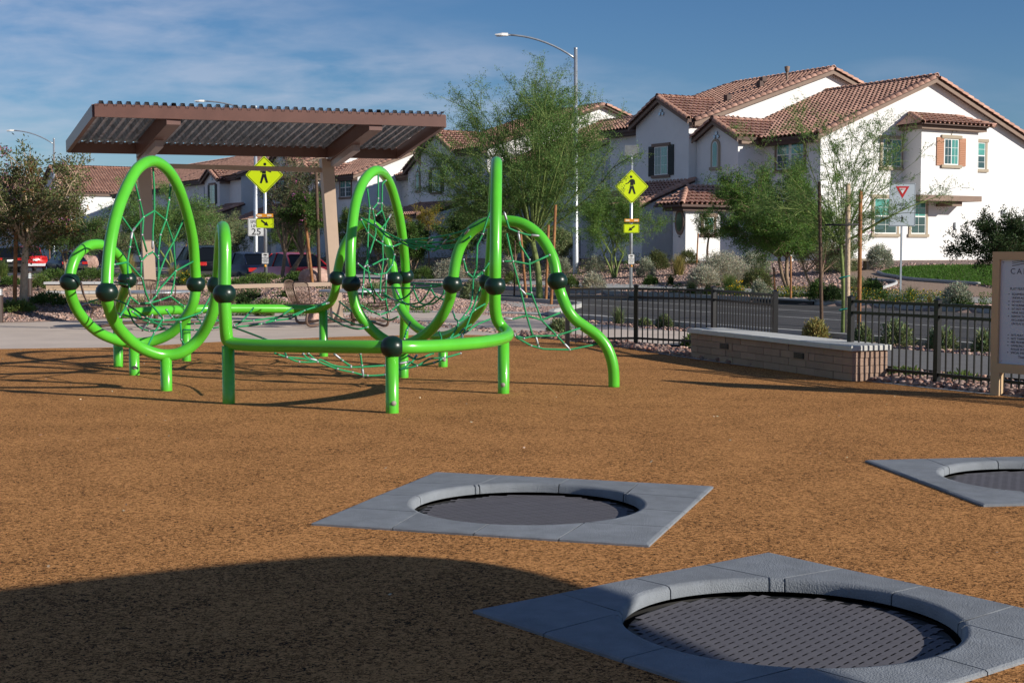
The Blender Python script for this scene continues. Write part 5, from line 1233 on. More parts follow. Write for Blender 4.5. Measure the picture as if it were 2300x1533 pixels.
# patio railings in front of the houses
def patio(label, a, b0, b1, gpx=None):
    p0, p1 = ab(a, b0, 0), ab(a, b1, 0); z = gz(p0.x, p0.y); p0.z = p1.z = z; t = thing('patio_fence', label, 'fence', p0, 'black patio fences of the houses'); d = (p1 - p0).normalized(); L_ = (p1 - p0).length; Mx = frame(p0, d)
    for zz_ in (.12, 1.45):
        mb = MB(); mb.box((0, -.02, zz_), (L_, .02, zz_ + .04), Mx); mb.build('rail', M['black'], t)
    pm = MB(); pm.box((-.011, -.011, .05), (.011, .011, 1.5)); pmm = pm.mesh('picket', M['black']); n = min(int(L_ / .12), 290)
    for k in range(n): place('picket', pmm, Mx @ Matrix.Translation((L_ * (k + .5) / n, 0, 0)), t)
patio('black patio fence behind the small palo verde, left of the crossing sign', 41.0, 62.5, 72.5)
patio('black patio fence behind the yellowing sapling', 40.2, 79, 87)
mb = MB(); abox(mb, 43.6, 43.8, 49.2, 51.4, .8, 2.1); o = mb.build('patio_wall', M['stucco']); tag(o, 'short white patio wall with black railing between the bushy tree and nearest house', 'wall')
# pillar bench across the street
b_ = gpt(1926, 608); t = thing('concrete_bench', 'small pale concrete bench beside the lawn across the street', 'bench', b_); Mx = frame(b_, Vector((1, .2, 0)))
mb = MB(); mb.box((-.45, -.2, .38), (.45, .2, .46), Mx); mb.build('seat', M['trim'], t)
for x in (-.42, .30):
    mb = MB(); mb.box((x, -.17, -.1), (x + .12, .17, .379), Mx); mb.build('leg', M['trim'], t)
# ================================================================ CARS
def car(label, kind, a, b, paint, head=1, cat='car', group='cars parked along the street'):
    p = ab(a, b, 0); d = V * head; ex = d; Mx = Matrix((ex, Vector((0, 0, 1)).cross(ex), Vector((0, 0, 1)))).transposed().to_4x4(); Mx.translation = p
    t = thing('parked_car' if kind != 'pickup' else 'pickup_truck', label, cat, p, group)
    S = {'sedan': dict(L=2.35, W=.91, belt=.95, body=[(-2.35, .45, .80), (-2.2, .28, .93), (-1.5, .22, .98), (0, .20, .96), (1.2, .20, .92), (2.1, .25, .74), (2.35, .38, .55)], cab=[(-1.95, .96, .74), (-1.15, 1.38, .58), (-.2, 1.46, .60), (.35, 1.42, .60), (1.25, .94, .74)]),
         'suv': dict(L=2.3, W=.95, belt=1.1, body=[(-2.3, .45, 1.0), (-2.2, .3, 1.12), (-1.5, .25, 1.14), (0, .25, 1.12), (1.1, .25, 1.08), (2.1, .3, .95), (2.3, .45, .7)], cab=[(-2.2, 1.1, .82), (-1.95, 1.66, .68), (-.5, 1.76, .70), (.3, 1.72, .68), (1.2, 1.08, .80)]),
         'pickup': dict(L=2.8, W=.98, belt=1.1, body=[(-2.8, .55, 1.12), (-2.75, .4, 1.14), (-.9, .3, 1.12), (0, .3, 1.12), (1.2, .3, 1.12), (2.6, .35, 1.0), (2.8, .5, .75)], cab=[(-.95, 1.1, .85), (-.8, 1.72, .74), (-.2, 1.82, .74), (.5, 1.78, .72), (1.35, 1.1, .85)])}[kind]
    W_ = S['W']; mb = MB(); rings = []
    for x, zl, zt in S['body']:
        e = 1 - .12 * max(0, (abs(x) - S['L'] + .5) / .5); w_ = W_ * e; zm = (zl + zt) / 2
        rings.append([(x, -w_ * .9, zl), (x, -w_, zl + .12), (x, -w_, zm + .05), (x, -w_ * .94, zt - .03), (x, -w_ * .8, zt), (x, w_ * .8, zt), (x, w_ * .94, zt - .03), (x, w_, zm + .05), (x, w_, zl + .12), (x, w_ * .9, zl)])
    n = 10; vs = [Mx @ Vector(q) for r_ in rings for q in r_]; fs = [(i * n + k, i * n + (k + 1) % n, (i + 1) * n + (k + 1) % n, (i + 1) * n + k) for i in range(len(rings) - 1) for k in range(n)] + [tuple(range(n))[::-1], tuple(range(len(vs) - n, len(vs)))]
    mb.add(vs, fs, True); bd = mb.build('body', paint, t)
    cb_ = S['cab']; mb = MB(); x0, z0, w0 = cb_[0]; x1, z1, w1 = cb_[-1]; vs = []
    for x, z, w_ in cb_: vs += [(x, -w_, z), (x, w_, z)]
    bz = S['belt'] - .03
    for x, z, w_ in cb_: vs += [(x, -W_ * .86, bz), (x, W_ * .86, bz)]
    m_ = len(cb_); fs = [(2 * i, 2 * i + 1, 2 * i + 3, 2 * i + 2) for i in range(m_ - 1)] + [(2 * i, 2 * i + 2, 2 * m_ + 2 * i + 2, 2 * m_ + 2 * i) for i in range(m_ - 1)] + [(2 * i + 1, 2 * m_ + 2 * i + 1, 2 * m_ + 2 * i + 3, 2 * i + 3) for i in range(m_ - 1)]
    mb.add([Mx @ Vector(q) for q in vs], fs); mb.build('windows', M['cglass'], t)
    mb = MB(); rv = []
    for x, z, w_ in cb_[1:-1]: rv += [(x, -w_ - .01, z - .02), (x, -w_ * .8, z + .035), (x, w_ * .8, z + .035), (x, w_ + .01, z - .02)]
    k_ = m_ - 2; mb.add([Mx @ Vector(q) for q in rv], [(4 * i + j, 4 * i + j + 1, 4 * i + j + 5, 4 * i + j + 4) for i in range(k_ - 1) for j in range(3)], True)
    for i0, i1 in ((0, 1), (m_ - 2, m_ - 1), (2, 2)):
        for sg in (-1, 1):
            if i0 == i1: A_, B_ = (cb_[2][0], sg * cb_[2][2], cb_[2][1]), (cb_[2][0] + .05, sg * W_ * .86, bz)
            else:
                q0, q1 = cb_[i0], cb_[i1]; A_, B_ = (q0[0], sg * q0[2], q0[1]), (q1[0], sg * q1[2], q1[1])
            mb.tube([Mx @ Vector(A_), Mx @ Vector(B_)], .035, 5)
    mb.build('roof', paint, t)
    for x in (-S['L'] * .62, S['L'] * .64):
        for sg in (-1, 1):
            c_ = Mx @ Vector((x, sg * W_ * .9, .33)); wq = Matrix((ex, Vector((0, 0, 1)), ex.cross(Vector((0, 0, 1))))).transposed()
            mb = MB(); mb.lathe([(.20, -.11), (.33, -.11), (.34, 0), (.33, .11), (.20, .11)], c_, 20, wq); wh = mb.build('wheel', M['tyre'], t); mb = MB(); mb.lathe([(.001, -.09), (.2, -.09), (.2, .09), (.001, .09)], c_, 12, wq); mb.build('rim', M['steel'], wh)
    xb = S['body'][0][0]; zt = S['body'][1][2]
    for sg in (-1, 1):
        mb = MB(); mb.box((xb - .02, sg * W_ * .68 - .17, zt - .26), (xb + .14, sg * W_ * .68 + .17, zt - .10), Mx); mb.build('tail_light', M['tlight'], t)
        xf = S['body'][-1][0]; mb = MB(); mb.box((xf - .22, sg * W_ * .62 - .16, .58), (xf - .02, sg * W_ * .62 + .16, .70), Mx); mb.build('headlight', M['vinyl'], t)
    mb = MB(); mb.box((xb - .03, -.16, zt - .36), (xb + .02, .16, zt - .22), Mx); mb.build('number_plate', M['vinyl'], t)
    mb = MB(); mb.box((xb - .06, -W_ * .86, .42), (xb + .02, W_ * .86, .60), Mx); mb.build('bumper', M['tyre'] if kind != 'pickup' else M['steel'], t)
def carpx(label, kind, u, Y, paint, head=1, cat='car'):
    x = (u - 1150) / FPX * Y; a, b = toab(x, Y); car(label, kind, a, b, paint, head, cat)
carpx('bright red car with dark rear window behind the tree with curved trunks', 'sedan', 652, 55, M['cred'])
carpx('dark blue car left of the crossing sign pole', 'sedan', 556, 62, M['cblue'])
carpx('black sport utility vehicle with red tail lights behind the pointed boulder', 'suv', 452, 68, M['cdark'])
carpx('dark sedan behind the wooden stakes left of the pink boulders', 'sedan', 150, 92, M['cblue'])
carpx('red pickup truck with its tailgate towards us, far left', 'pickup', 62, 104, M['cred'], 1, 'truck')
carpx('dark sport utility vehicle at the left edge behind the tree trunk', 'suv', 8, 100, M['cdark'])
# ================================================================ PLANTS
def leaf_faces(P, D, L_, W_):
    """narrow quad leaves at P pointing D; returns verts, faces"""
    n = len(P); D = D / (np.linalg.norm(D, axis=1, keepdims=True) + 1e-9); rnd = rng.normal(size=(n, 3)); S = np.cross(D, rnd); S /= (np.linalg.norm(S, axis=1, keepdims=True) + 1e-9)
    L_ = np.asarray(L_).reshape(-1, 1) * np.ones((n, 1)); W_ = np.asarray(W_).reshape(-1, 1) * np.ones((n, 1))
    v = np.stack([P, P + D * L_ * .5 + S * W_ * .5, P + D * L_, P + D * L_ * .5 - S * W_ * .5], 1).reshape(-1, 3)
    f = np.arange(4 * n).reshape(n, 4); return v, f
def tints(n, k, lo=.6, hi=1.35, warm=.12):
    t = rng.uniform(lo, hi, (n, 1)) * (1 + rng.normal(0, warm, (n, 3)) * np.array([[1.2, .3, .6]])); return np.repeat(np.clip(t, .2, 2.2), k, 0)
def tree(label, base, rad, zc, rz, trunks=1, fork=1.2, tr=.09, limbs=12, sec=9, ter=8, lpt=30, leaf='lpv', bark='bark', ll=.05, lw=.012, up=.6, spread=.05, name='tree', cat='tree', group=None, hollow=.3, lean=(0, 0), thin=.55, curl=.5, flowers=0, brown=0, tips=1.0, tipdown=0, seed=None, fcolor='flower'):
    rnd = random.Random(seed if seed is not None else zlib.crc32(label.encode()) % 99991)
    base = Vector(base); t = thing(name, label, cat, base, group); wood = MB(); C_ = Vector((base.x + lean[0], base.y + lean[1], base.z + zc)); twigs = []
    starts = []
    for k in range(trunks):
        a = rnd.uniform(0, 6.28); off = Vector((math.cos(a), math.sin(a), 0)) * (.04 if trunks == 1 else .12)
        top = base + Vector((off.x * (1 if trunks == 1 else 3.5 * fork) + lean[0] * .5, off.y * (1 if trunks == 1 else 3 * fork) + lean[1] * .5, fork)); mid = base.lerp(top, .5) + Vector((rnd.uniform(-.06, .06), rnd.uniform(-.06, .06), 0)) * fork
        pts = spline([base - Vector((0, 0, .15)) + off * .3, base + off * .4, mid, top], 4); r_ = tr / math.sqrt(trunks) * 1.1
        wood.tube(pts, [r_ * (1.25 - .5 * i / (len(pts) - 1)) for i in range(len(pts))], 9); starts.append((top, r_ * .7))
    for k in range(limbs):
        s0, r0 = starts[k % len(starts)]
        az = 2 * math.pi * (k * .618 + rnd.uniform(-.1, .1)); el = rnd.uniform(-.25, 1.35) if up < .9 else rnd.uniform(.25, 1.45)
        d = Vector((math.cos(az) * math.cos(el), math.sin(az) * math.cos(el), math.sin(el))); rr = rnd.uniform(.62, .98)
        e = C_ + Vector((d.x * rad * rr, d.y * rad * rr, d.z * rz * rr)); m_ = s0.lerp(e, .5) + Vector((0, 0, (e - s0).length * .12 * (up if up else 0))) + Vector((rnd.gauss(0, .06), rnd.gauss(0, .06), rnd.gauss(0, .04))) * (e - s0).length
        r0_ = r0 * (thin if k >= len(starts) else .9); pts = spline([s0, m_, e], 6); nl = len(pts); wood.tube(pts, [r0_ * (1 - .86 * i / (nl - 1)) for i in range(nl)], 6, cap=False)
        for j in range(sec):
            q = rnd.uniform(hollow, 1); i = min(nl - 2, int(q * (nl - 1))); p = pts[i]; tg = (pts[i + 1] - pts[i]).normalized()
            dd = (tg * .7 + Vector((rnd.gauss(0, .6), rnd.gauss(0, .6), rnd.gauss(0, .45) + up * .35)) + (p - C_).normalized() * .4).normalized(); L_ = rad * rnd.uniform(.22, .48) * tips
            q2 = p + dd * L_; 
            sp2 = spline([p, p.lerp(q2, .5) + Vector((0, 0, .08 * L_ * up)), q2], 3); wood.tube(sp2, [max(.004, r0 * .22 * (1 - .7 * i_ / (len(sp2) - 1))) for i_ in range(len(sp2))], 4, cap=False)
            for m2_ in range(ter):
                q = rnd.uniform(.15, 1); i = min(len(sp2) - 2, int(q * (len(sp2) - 1))); p2 = sp2[i].lerp(sp2[i + 1], rnd.random())
                d2 = (dd * .7 + Vector((rnd.gauss(0, .6), rnd.gauss(0, .6), rnd.gauss(0, .5) + up * .25 - tipdown))).normalized(); L2 = rad * rnd.uniform(.10, .26) * tips
                twigs.append((p2, d2, L2))
    wood.build('trunk', M[bark], t)
    n = len(twigs); P0 = np.array([q[0][:] for q in twigs]); D0 = np.array([q[1][:] for q in twigs]); L0 = np.array([q[2] for q in twigs])
    # twigs as thin three-sided sticks
    tw = leaf_faces(P0, D0, L0, .008)
    o = npobj('twigs', npmesh('twigs', M[bark], tw[0], tw[1], org=WORG[t.name]), t); o['kind'] = 'stuff'
    k = lpt; s = rng.uniform(.1, 1.05, (n, k)); P = P0[:, None] + D0[:, None] * (L0[:, None] * s)[..., None]; P[..., 2] -= (s ** 2) * L0[:, None] * .12 * (1 + 2 * tipdown)
    P = P.reshape(-1, 3) + rng.normal(0, spread, (n * k, 3)) * np.array([1, 1, .8]); D = np.repeat(D0, k, 0) * .6 + rng.normal(0, .75, (n * k, 3))
    keep = rng.random(n * k) < .92; P = P[keep]; D = D[keep]; m_ = len(P); v, f = leaf_faces(P, D, rng.uniform(.6, 1.3, m_) * ll, lw * rng.uniform(.7, 1.3, m_))
    clump = np.repeat(rng.uniform(.72, 1.2, n), k)[keep][:, None]; tn = tints(m_, 1) * clump
    if brown: 
        bsel = (np.repeat(rng.random(n) < brown, k)[keep]); tn[bsel] *= np.array([[1.9, .95, .8]])
    tn = np.repeat(tn, 4, 0); o = npobj('crown', npmesh('crown', M[leaf], v, f, org=WORG[t.name], tint=tn), t); o['kind'] = 'stuff'
    if flowers:
        idx = rng.integers(0, n, flowers); F = np.repeat(P0[idx] + D0[idx] * L0[idx][:, None], 9, 0) + rng.normal(0, .05, (flowers * 9, 3)); v, f = leaf_faces(F, rng.normal(size=F.shape), .05, .04)
        o = npobj('flowers', npmesh('flowers', M[fcolor], v, f, org=WORG[t.name], tint=tints(len(F), 4)), t); o['kind'] = 'stuff'
    return t
def px_tree(label, u, v, u0, v0, u1, v1, **k):
    p = k.pop('base', None) or gpt(u, v); Y = p.y; s = Y / FPX; cx_ = (u0 + u1) / 2; rad = (u1 - u0) / 2 * s; zt = at(u, v0, Y).z - p.z; zb = at(u, v1, Y).z - p.z
    return tree(label, p, rad, (zt + zb) / 2, (zt - zb) / 2, lean=((cx_ - u) * s, 0), **k)
PV = dict(leaf='lpv', bark='barkg', ll=.075, lw=.017, spread=.05)
px_tree('large palo verde with light green trunk in front of the street light', 1213, 674, 955, 165, 1412, 600, fork=1.9, tr=.10, limbs=40, sec=13, ter=10, lpt=30, up=.45, tips=.82, seed=5, **PV)
px_tree('small palo verde with several thin trunks left of the crossing sign', 1380, 624, 1265, 445, 1485, 580, trunks=4, fork=1.0, tr=.09, limbs=22, sec=10, ter=8, lpt=26, up=.5, tips=.95, seed=8, leaf='lpvb', bark='barkg', ll=.075, lw=.020, spread=.06)
px_tree('young sparse palo verde tied to three stakes at the right', 1893, 754, 1600, 215, 2150, 690, fork=1.75, tr=.040, limbs=24, sec=9, ter=6, lpt=22, up=.75, tips=.62, hollow=.15, seed=21, leaf='lpv', bark='barkg', ll=.05, lw=.0105, spread=.024, thin=.42)
px_tree('dense bushy mesquite in front of the nearest house', 1775, 665, 1575, 370, 1880, 640, trunks=2, fork=1.2, tr=.09, limbs=28, sec=13, ter=10, lpt=28, up=.4, leaf='lpvb', bark='bark', ll=.085, lw=.020, spread=.06, seed=4, tips=.8)
px_tree('pink flowering willow tree left of the young staked palo verde', 1830, 662, 1730, 450, 1925, 640, trunks=3, fork=.7, tr=.07, limbs=18, sec=9, ter=8, lpt=20, up=.8, leaf='lsage', bark='bark', ll=.08, lw=.016, flowers=80, seed=9, tips=.9)
px_tree('dark olive tree with reddish tips and a pale trunk at the left', 52, 688, -85, 318, 215, 585, fork=1.35, tr=.085, limbs=26, sec=10, ter=7, lpt=13, leaf='lolive', bark='barkp', ll=.085, lw=.032, spread=.06, up=.3, brown=.09, flowers=50, seed=3, tips=.95, hollow=.2)
px_tree('willow tree with bare curved trunks behind the left crossing sign', 626, 622, 590, 350, 750, 515, base=Vector((at(626, 600, 50).x, 50, gz(at(626, 600, 50).x, 50))), trunks=3, fork=1.3, tr=.12, limbs=24, sec=10, ter=7, lpt=12, leaf='lwill', bark='bark', ll=.09, lw=.022, spread=.06, up=.6, flowers=60, seed=14, hollow=.35, tips=.9)
px_tree('small green willow beside the right shelter post', 700, 640, 635, 450, 750, 560, fork=1.9, tr=.05, limbs=15, sec=9, ter=8, lpt=20, leaf='lgreen', bark='bark', ll=.085, lw=.022, flowers=45, seed=15, up=.5)
px_tree('hazy green palo verde seen inside the tall left hoop', 392, 600, 255, 415, 480, 575, base=Vector((-19.0, 80, .2)), trunks=3, fork=1.6, tr=.12, limbs=20, sec=10, ter=8, lpt=22, up=.4, leaf='lpv', bark='barkg', ll=.13, lw=.032, spread=.12, seed=6)
px_tree('small tree behind the stakes and the far left hoop', 165, 600, 110, 470, 260, 590, base=Vector((-22.5, 72, .2)), trunks=3, fork=1.2, tr=.1, limbs=16, sec=9, ter=8, lpt=18, up=.5, leaf='lgreen', bark='bark', ll=.12, lw=.03, spread=.1, seed=16)
px_tree('slender sapling with yellowing leaves behind the middle hoop', 962, 624, 910, 465, 1010, 570, fork=1.9, tr=.035, limbs=13, sec=6, ter=6, lpt=14, leaf='lyel', bark='bark', ll=.07, lw=.026, up=.9, seed=17)
px_tree('dark glossy shrub tree behind the notice board', 2262, 668, 2135, 505, 2360, 610, trunks=2, fork=.9, tr=.06, limbs=18, sec=11, ter=8, lpt=16, leaf='ldark', bark='barkd', ll=.08, lw=.032, up=.5, seed=18)
px_tree('small weeping tree by the oval window of the nearest house', 1590, 596, 1545, 470, 1630, 570, base=None, trunks=1, fork=1.2, tr=.05, limbs=11, sec=7, ter=6, lpt=14, leaf='lgreen', bark='barkd', ll=.1, lw=.018, up=.3, seed=22)
# tall woody background shrubs
BG = [('tall pale pink oleander behind the left shelter post', 300, 617, 215, 490, 345, 585, 'lsage', 40), ('tall grey green shrub right of the tall left hoop', 455, 612, 395, 478, 540, 575, 'lsage', 60), ('wide feathery shrub behind the black car', 520, 600, 470, 500, 580, 570, 'lsage', 30),
      ('dense green shrub behind the red car', 690, 600, 600, 500, 735, 585, 'lgreen', 0), ('tall green shrub between post and middle hoop', 790, 610, 745, 470, 850, 585, 'lgreen', 0), ('tall shrub behind the middle green hoop', 860, 622, 810, 455, 915, 590, 'lsage', 0),
      ('shrub left of the yellowing sapling', 925, 622, 890, 500, 965, 595, 'lgreen', 0), ('green shrub right of the yellowing sapling', 1040, 615, 980, 480, 1090, 585, 'lgreen', 0), ('tall green shrub behind the back left hoop', 240, 600, 180, 500, 262, 570, 'lsage', 20),
      ('leafy shrub behind the large palo verde trunk', 1150, 612, 1090, 500, 1200, 590, 'lgreen', 0), ('shrub in shade left of the street light', 1262, 612, 1215, 520, 1290, 590, 'lsage', 0)]
for lb, u, v, u0, v0, u1, v1, lf, fl in BG:
    p = gpt(u, v) if u > 330 or u < 200 else gpt(u, v)
    if lb.startswith(('tall green shrub between', 'dense green')): p = Vector(((u - 1150) / FPX * 86, 86, .5))
    if lb.startswith(('tall shrub behind', 'shrub left', 'green shrub right', 'leafy shrub', 'shrub in shade')): p = Vector(((u - 1150) / FPX * 70, 70, .35 if u < 1000 else .5))
    px_tree(lb, u, v, u0, v0, u1, v1, base=p, trunks=5, fork=.6, tr=.07, limbs=20, sec=9, ter=7, lpt=20, leaf=lf, bark='bark', ll=.12, lw=.030, spread=.08, up=.8, name='shrub', cat='shrub', flowers=fl, seed=u)
def dome(label, u, v, wpx, hpx, leaf, n=None, ll=.05, lw=.016, kind='dome', cat='shrub', name='shrub', p=None, group=None, flowers=None):
    p = p or gpt(u, v)
    while True:                                                # nothing grows on the carriageway: step back to the planted strip
        a__, b__ = toab(p.x, p.y)
        if anear(b__) - .45 < a__ < 28.2: p = Vector((p.x * (p.y - .1) / p.y, p.y - .1, 0))
        else: break
    p.z = max(gz(p.x, p.y), 0 if p.y < edgeY(p.x) + .5 else -9)
    s = p.y / FPX; rx, h = wpx / 2 * s, hpx * s; area = rx * h; n = n or int(min(22000, max(2600, area * 15000)))
    o = None
    if kind == 'dome':                                        # upright shoots from the base filling a rounded volume
        ns = max(110, int(n / 18)); az = rng.uniform(0, 6.283, ns); el = np.arcsin(rng.uniform(.05, 1, ns)); dr = np.stack([np.cos(az) * np.cos(el), np.sin(az) * np.cos(el), np.sin(el)], 1)
        tip = dr * np.array([rx, rx, h]) * rng.uniform(.80, 1.06, (ns, 1)); st = rng.uniform(.45, 1.0, (ns, 18)) ** .6
        P = tip[:, None] * st[..., None]; P[..., 2] += 0; D = np.repeat(dr[:, None] + np.array([0, 0, .5]), 18, 1) + rng.normal(0, .45, (ns, 18, 3)); P = P + rng.normal(0, .02 + .02 * rx, P.shape)
        P = P.reshape(-1, 3); D = D.reshape(-1, 3); P[:, 2] = np.maximum(P[:, 2], .0); v_, f_ = leaf_faces(P, D, rng.uniform(.6, 1.4, len(P)) * ll, lw)
        tn = np.repeat(tints(len(P), 1) * np.repeat(rng.uniform(.75, 1.2, ns), 18)[:, None], 4, 0)
    else:                                                      # grass: arching blades
        nb = max(160, int(n / 8)); az = rng.uniform(0, 6.283, nb); el = np.abs(rng.normal(1.05, .35, nb)).clip(.25, 1.5); ln = rng.uniform(.6, 1.1, nb)
        vs = []; fs = []; out_ = np.stack([np.cos(az), np.sin(az), 0 * az], 1); side = np.stack([-np.sin(az), np.cos(az), 0 * az], 1); base_ = rng.normal(0, rx * .12, (nb, 3)) * np.array([1, 1, 0])
        segs = []
        for q in range(5):
            t_ = q / 4; r_ = rx * ln * (np.cos(el) * t_ + .25 * t_ * t_); z_ = h * ln * (np.sin(el) * t_ * 1.25 - .35 * t_ ** 2.5); c_ = base_ + out_ * r_[:, None] + np.array([0, 0, 1]) * z_[:, None]
            wv = lw * (1 - t_ * .85) * .5; segs.append(c_ - side * wv); segs.append(c_ + side * wv)
        v_ = np.stack(segs, 1).reshape(-1, 3); b0 = (np.arange(nb) * 10)[:, None]; f_ = np.concatenate([b0 + np.array([[2 * q, 2 * q + 1, 2 * q + 3, 2 * q + 2]]) for q in range(4)], 0); tn = tints(nb, 10)
    me = npmesh(name, M[leaf], v_, f_, tint=tn)
    if flowers:
        t = thing(name, label, cat, p, group); o = npobj('foliage', me, t); F = P[rng.integers(0, len(P), flowers)] if kind == 'dome' else v_[rng.integers(0, len(v_), flowers)]
        F = np.repeat(F, 5, 0) + rng.normal(0, .02, (flowers * 5, 3)); fv, ff = leaf_faces(F + np.array([0, 0, .03]), rng.normal(size=F.shape), .045, .04); npobj('flowers', npmesh('flowers', M['flowy'], fv, ff, tint=tints(len(F), 4)), t); return t
    o = bpy.data.objects.new(name, me); link(o, None, p); tag(o, label, cat, group); return o
D_ = [  # across the street
 ('round silver shrub right of the street light pole', 1338, 612, 42, 34, 'lgrey', 'dome'), ('silver shrub left of the street light pole, touching the dark ball', 1262, 612, 36, 32, 'lgrey', 'dome'), ('pale whitish low shrub at the kerb right of the street light', 1333, 648, 52, 34, 'lwhite', 'dome'),
 ('greenish low shrub at the foot of the street light', 1283, 648, 34, 26, 'lgreen', 'dome'), ('silver shrub right of the right crossing sign', 1450, 622, 40, 38, 'lgrey', 'dome'), ('low green shrub at the foot of the silver shrub by the crossing sign', 1462, 640, 30, 18, 'lgreen', 'dome'),
 ('dark wispy shrub against the wall of the nearest house', 1476, 606, 50, 40, 'lolive', 'dome'), ('straw coloured grass clump in front of the oval window', 1524, 618, 54, 46, 'lstraw', 'grass'), ('dark shrub behind the straw grass clump', 1545, 594, 46, 30, 'lolive', 'dome'),
 ('small spiky dark plant in front of the straw grass', 1506, 640, 34, 26, 'ldark', 'grass'), ('largest pale silver shrub, wide and rounded', 1622, 632, 120, 62, 'lwhite', 'dome'), ('rounded pale shrub in front of the largest silver one', 1580, 642, 72, 44, 'lwhite', 'dome'),
 ('silver shrub behind and right of the largest one', 1692, 616, 74, 46, 'lgrey', 'dome'), ('dark rounded shrub under the bushy mesquite', 1700, 645, 66, 40, 'lolive', 'dome'), ('fine green grass clump between pale and dark rounded shrubs', 1640, 655, 64, 40, 'lgrass', 'grass'),
 ('green grass clump in front of the rounded pale shrub', 1552, 660, 56, 28, 'lgrass', 'grass'), ('broad green grass clump behind the fence post', 1590, 662, 50, 26, 'lgrass', 'grass'), ('spiky grass clump with yellow flowers by the fence', 1655, 668, 46, 32, 'lgrass', 'grass'),
 ('small upright silver shrub behind the fence end post', 1705, 672, 36, 36, 'lgrey', 'dome'), ('low green shrub left of the first stake', 1835, 684, 44, 40, 'lgreen', 'dome'), ('low dark green shrub between the stakes', 1868, 686, 40, 32, 'ldark', 'dome'),
 ('green shrub just right of the thick stake', 1960, 672, 56, 42, 'lgreen', 'dome'), ('light green mound shrub behind the thick stake', 1925, 652, 54, 30, 'lsage', 'dome'), ('spiky grass clump right of the yield sign post', 2046, 676, 50, 34, 'lgreen', 'grass'),
 ('upright round silver shrub right of the yield sign', 2150, 692, 62, 50, 'lgrey', 'dome'), ('low green shrub beneath the upright silver shrub', 2158, 700, 40, 18, 'lgreen', 'dome'), ('small straw tuft right of the yield sign post', 2088, 684, 18, 22, 'lstraw', 'grass'),
 ('silver shrub against the sunlit house wall', 1975, 603, 60, 50, 'lgrey', 'dome'), ('brown dry shrub left of the concrete bench', 1880, 612, 90, 60, 'lsage', 'dome'),
 # near side of the street
 ('dry tan shrub behind the seat wall, left of the first stake', 1832, 757, 46, 44, 'lstraw', 'dome'), ('green shrub behind the post at the fence gap', 1937, 758, 36, 36, 'lsage', 'dome'), ('leafy green shrub behind the pickets, widest of the kerb row', 2014, 772, 70, 52, 'lsage', 'dome'),
 ('green shrub directly behind the fence post right of the gap', 2116, 782, 54, 46, 'lsage', 'dome'), ('green shrub touching the edge of the notice board', 2212, 792, 48, 46, 'lsage', 'dome'), ('tiny plant behind the left fence panel', 1448, 722, 26, 14, 'lsage', 'dome'),
 ('small green plant behind the left fence panel near the post', 1492, 730, 28, 24, 'lsage', 'dome'), ('pale grey green shrub at the left end of the fence', 1256, 752, 46, 28, 'lsage', 'dome'), ('low green weeds along the fence base, left panel', 1560, 780, 50, 20, 'lgrass', 'dome'),
 ('low green weeds behind the rock strip right of the seat wall', 2030, 852, 60, 14, 'lgrass', 'dome'), ('second patch of low weeds near the notice board', 2155, 862, 60, 14, 'lgrass', 'dome'), ('thin grass tuft behind the left fence panel', 1390, 712, 56, 44, 'lsage', 'grass'),
 # middle bed
 ('large pale rounded shrub seen under the upper rope bridge', 1005, 626, 70, 40, 'lwhite', 'dome'), ('pale shrub right of the central upright pipe', 1140, 622, 46, 40, 'lwhite', 'dome'), ('green low shrub left of the pale rounded shrub', 950, 628, 50, 26, 'lgreen', 'dome'),
 ('bright green shrub beside the central upright pipe', 1148, 640, 34, 26, 'lgrass', 'dome'), ('dry green bush in the gravel behind the lower rope bridge', 1065, 676, 60, 44, 'lsage', 'dome'), ('low green plant right of the lower ropes', 848, 665, 60, 26, 'lsage', 'dome'),
 ('wide low green shrub behind the red car tree trunk', 560, 640, 90, 14, 'lgreen', 'dome'), ('green leafy shrub at the base of the curved trunks', 590, 628, 70, 11, 'lgrass', 'dome'), ('flowering bush left of the purplish boulder', 665, 632, 56, 18, 'lgreen', 'dome'),
 ('dark low shrub in the shaded gravel below the rail', 560, 676, 70, 18, 'ldark', 'dome'), ('small green tuft in the shaded gravel', 648, 668, 24, 14, 'lgrass', 'dome'), ('dark tuft in the shaded gravel near the dark ball', 549, 690, 26, 20, 'ldark', 'dome'),
 ('yellow flowering bush right of the tall left hoop', 430, 640, 60, 28, 'lgreen', 'dome'), ('tall straw grass clump inside the tall left hoop', 288, 612, 54, 70, 'lstraw', 'grass'), ('second straw grass clump beside the left post', 392, 622, 50, 56, 'lstraw', 'grass'),
 ('green mounded shrub behind the cream wall', 205, 632, 90, 24, 'lgreen', 'dome'), ('bright green shrub left of the cream wall', 92, 652, 44, 28, 'lgrass', 'dome'), ('bright green spreading shrub behind the bright one', 122, 630, 60, 22, 'lgreen', 'dome'),
 ('low shrub in front of the cream wall', 112, 686, 80, 24, 'lgreen', 'dome'), ('low green groundcover at the foot of the olive tree', 38, 700, 76, 18, 'lgrass', 'dome'), ('grass clump at the left edge behind the olive tree', 8, 628, 40, 46, 'lgrass', 'grass'),
 ('small green plant on the gravel at far left', 25, 642, 40, 16, 'lgreen', 'dome'), ('green shrub under the distant pickup truck', 120, 606, 70, 22, 'lgreen', 'dome'), ('prickly pear cactus seen below the back green beam', 595, 712, 34, 34, 'lgrass', 'dome')]
for lb, u, v, w_, h_, lf, kd in D_:
    fl = 60 if 'yellow flower' in lb else (0)
    dome(lb, u, v, w_ * 1.12, h_ * 1.12, lf, kind=kd, ll=.06, lw=.022 if kd == 'dome' else .016, flowers=fl, cat='grass clump' if kd == 'grass' else 'shrub', name='grass_clump' if kd == 'grass' else 'shrub')
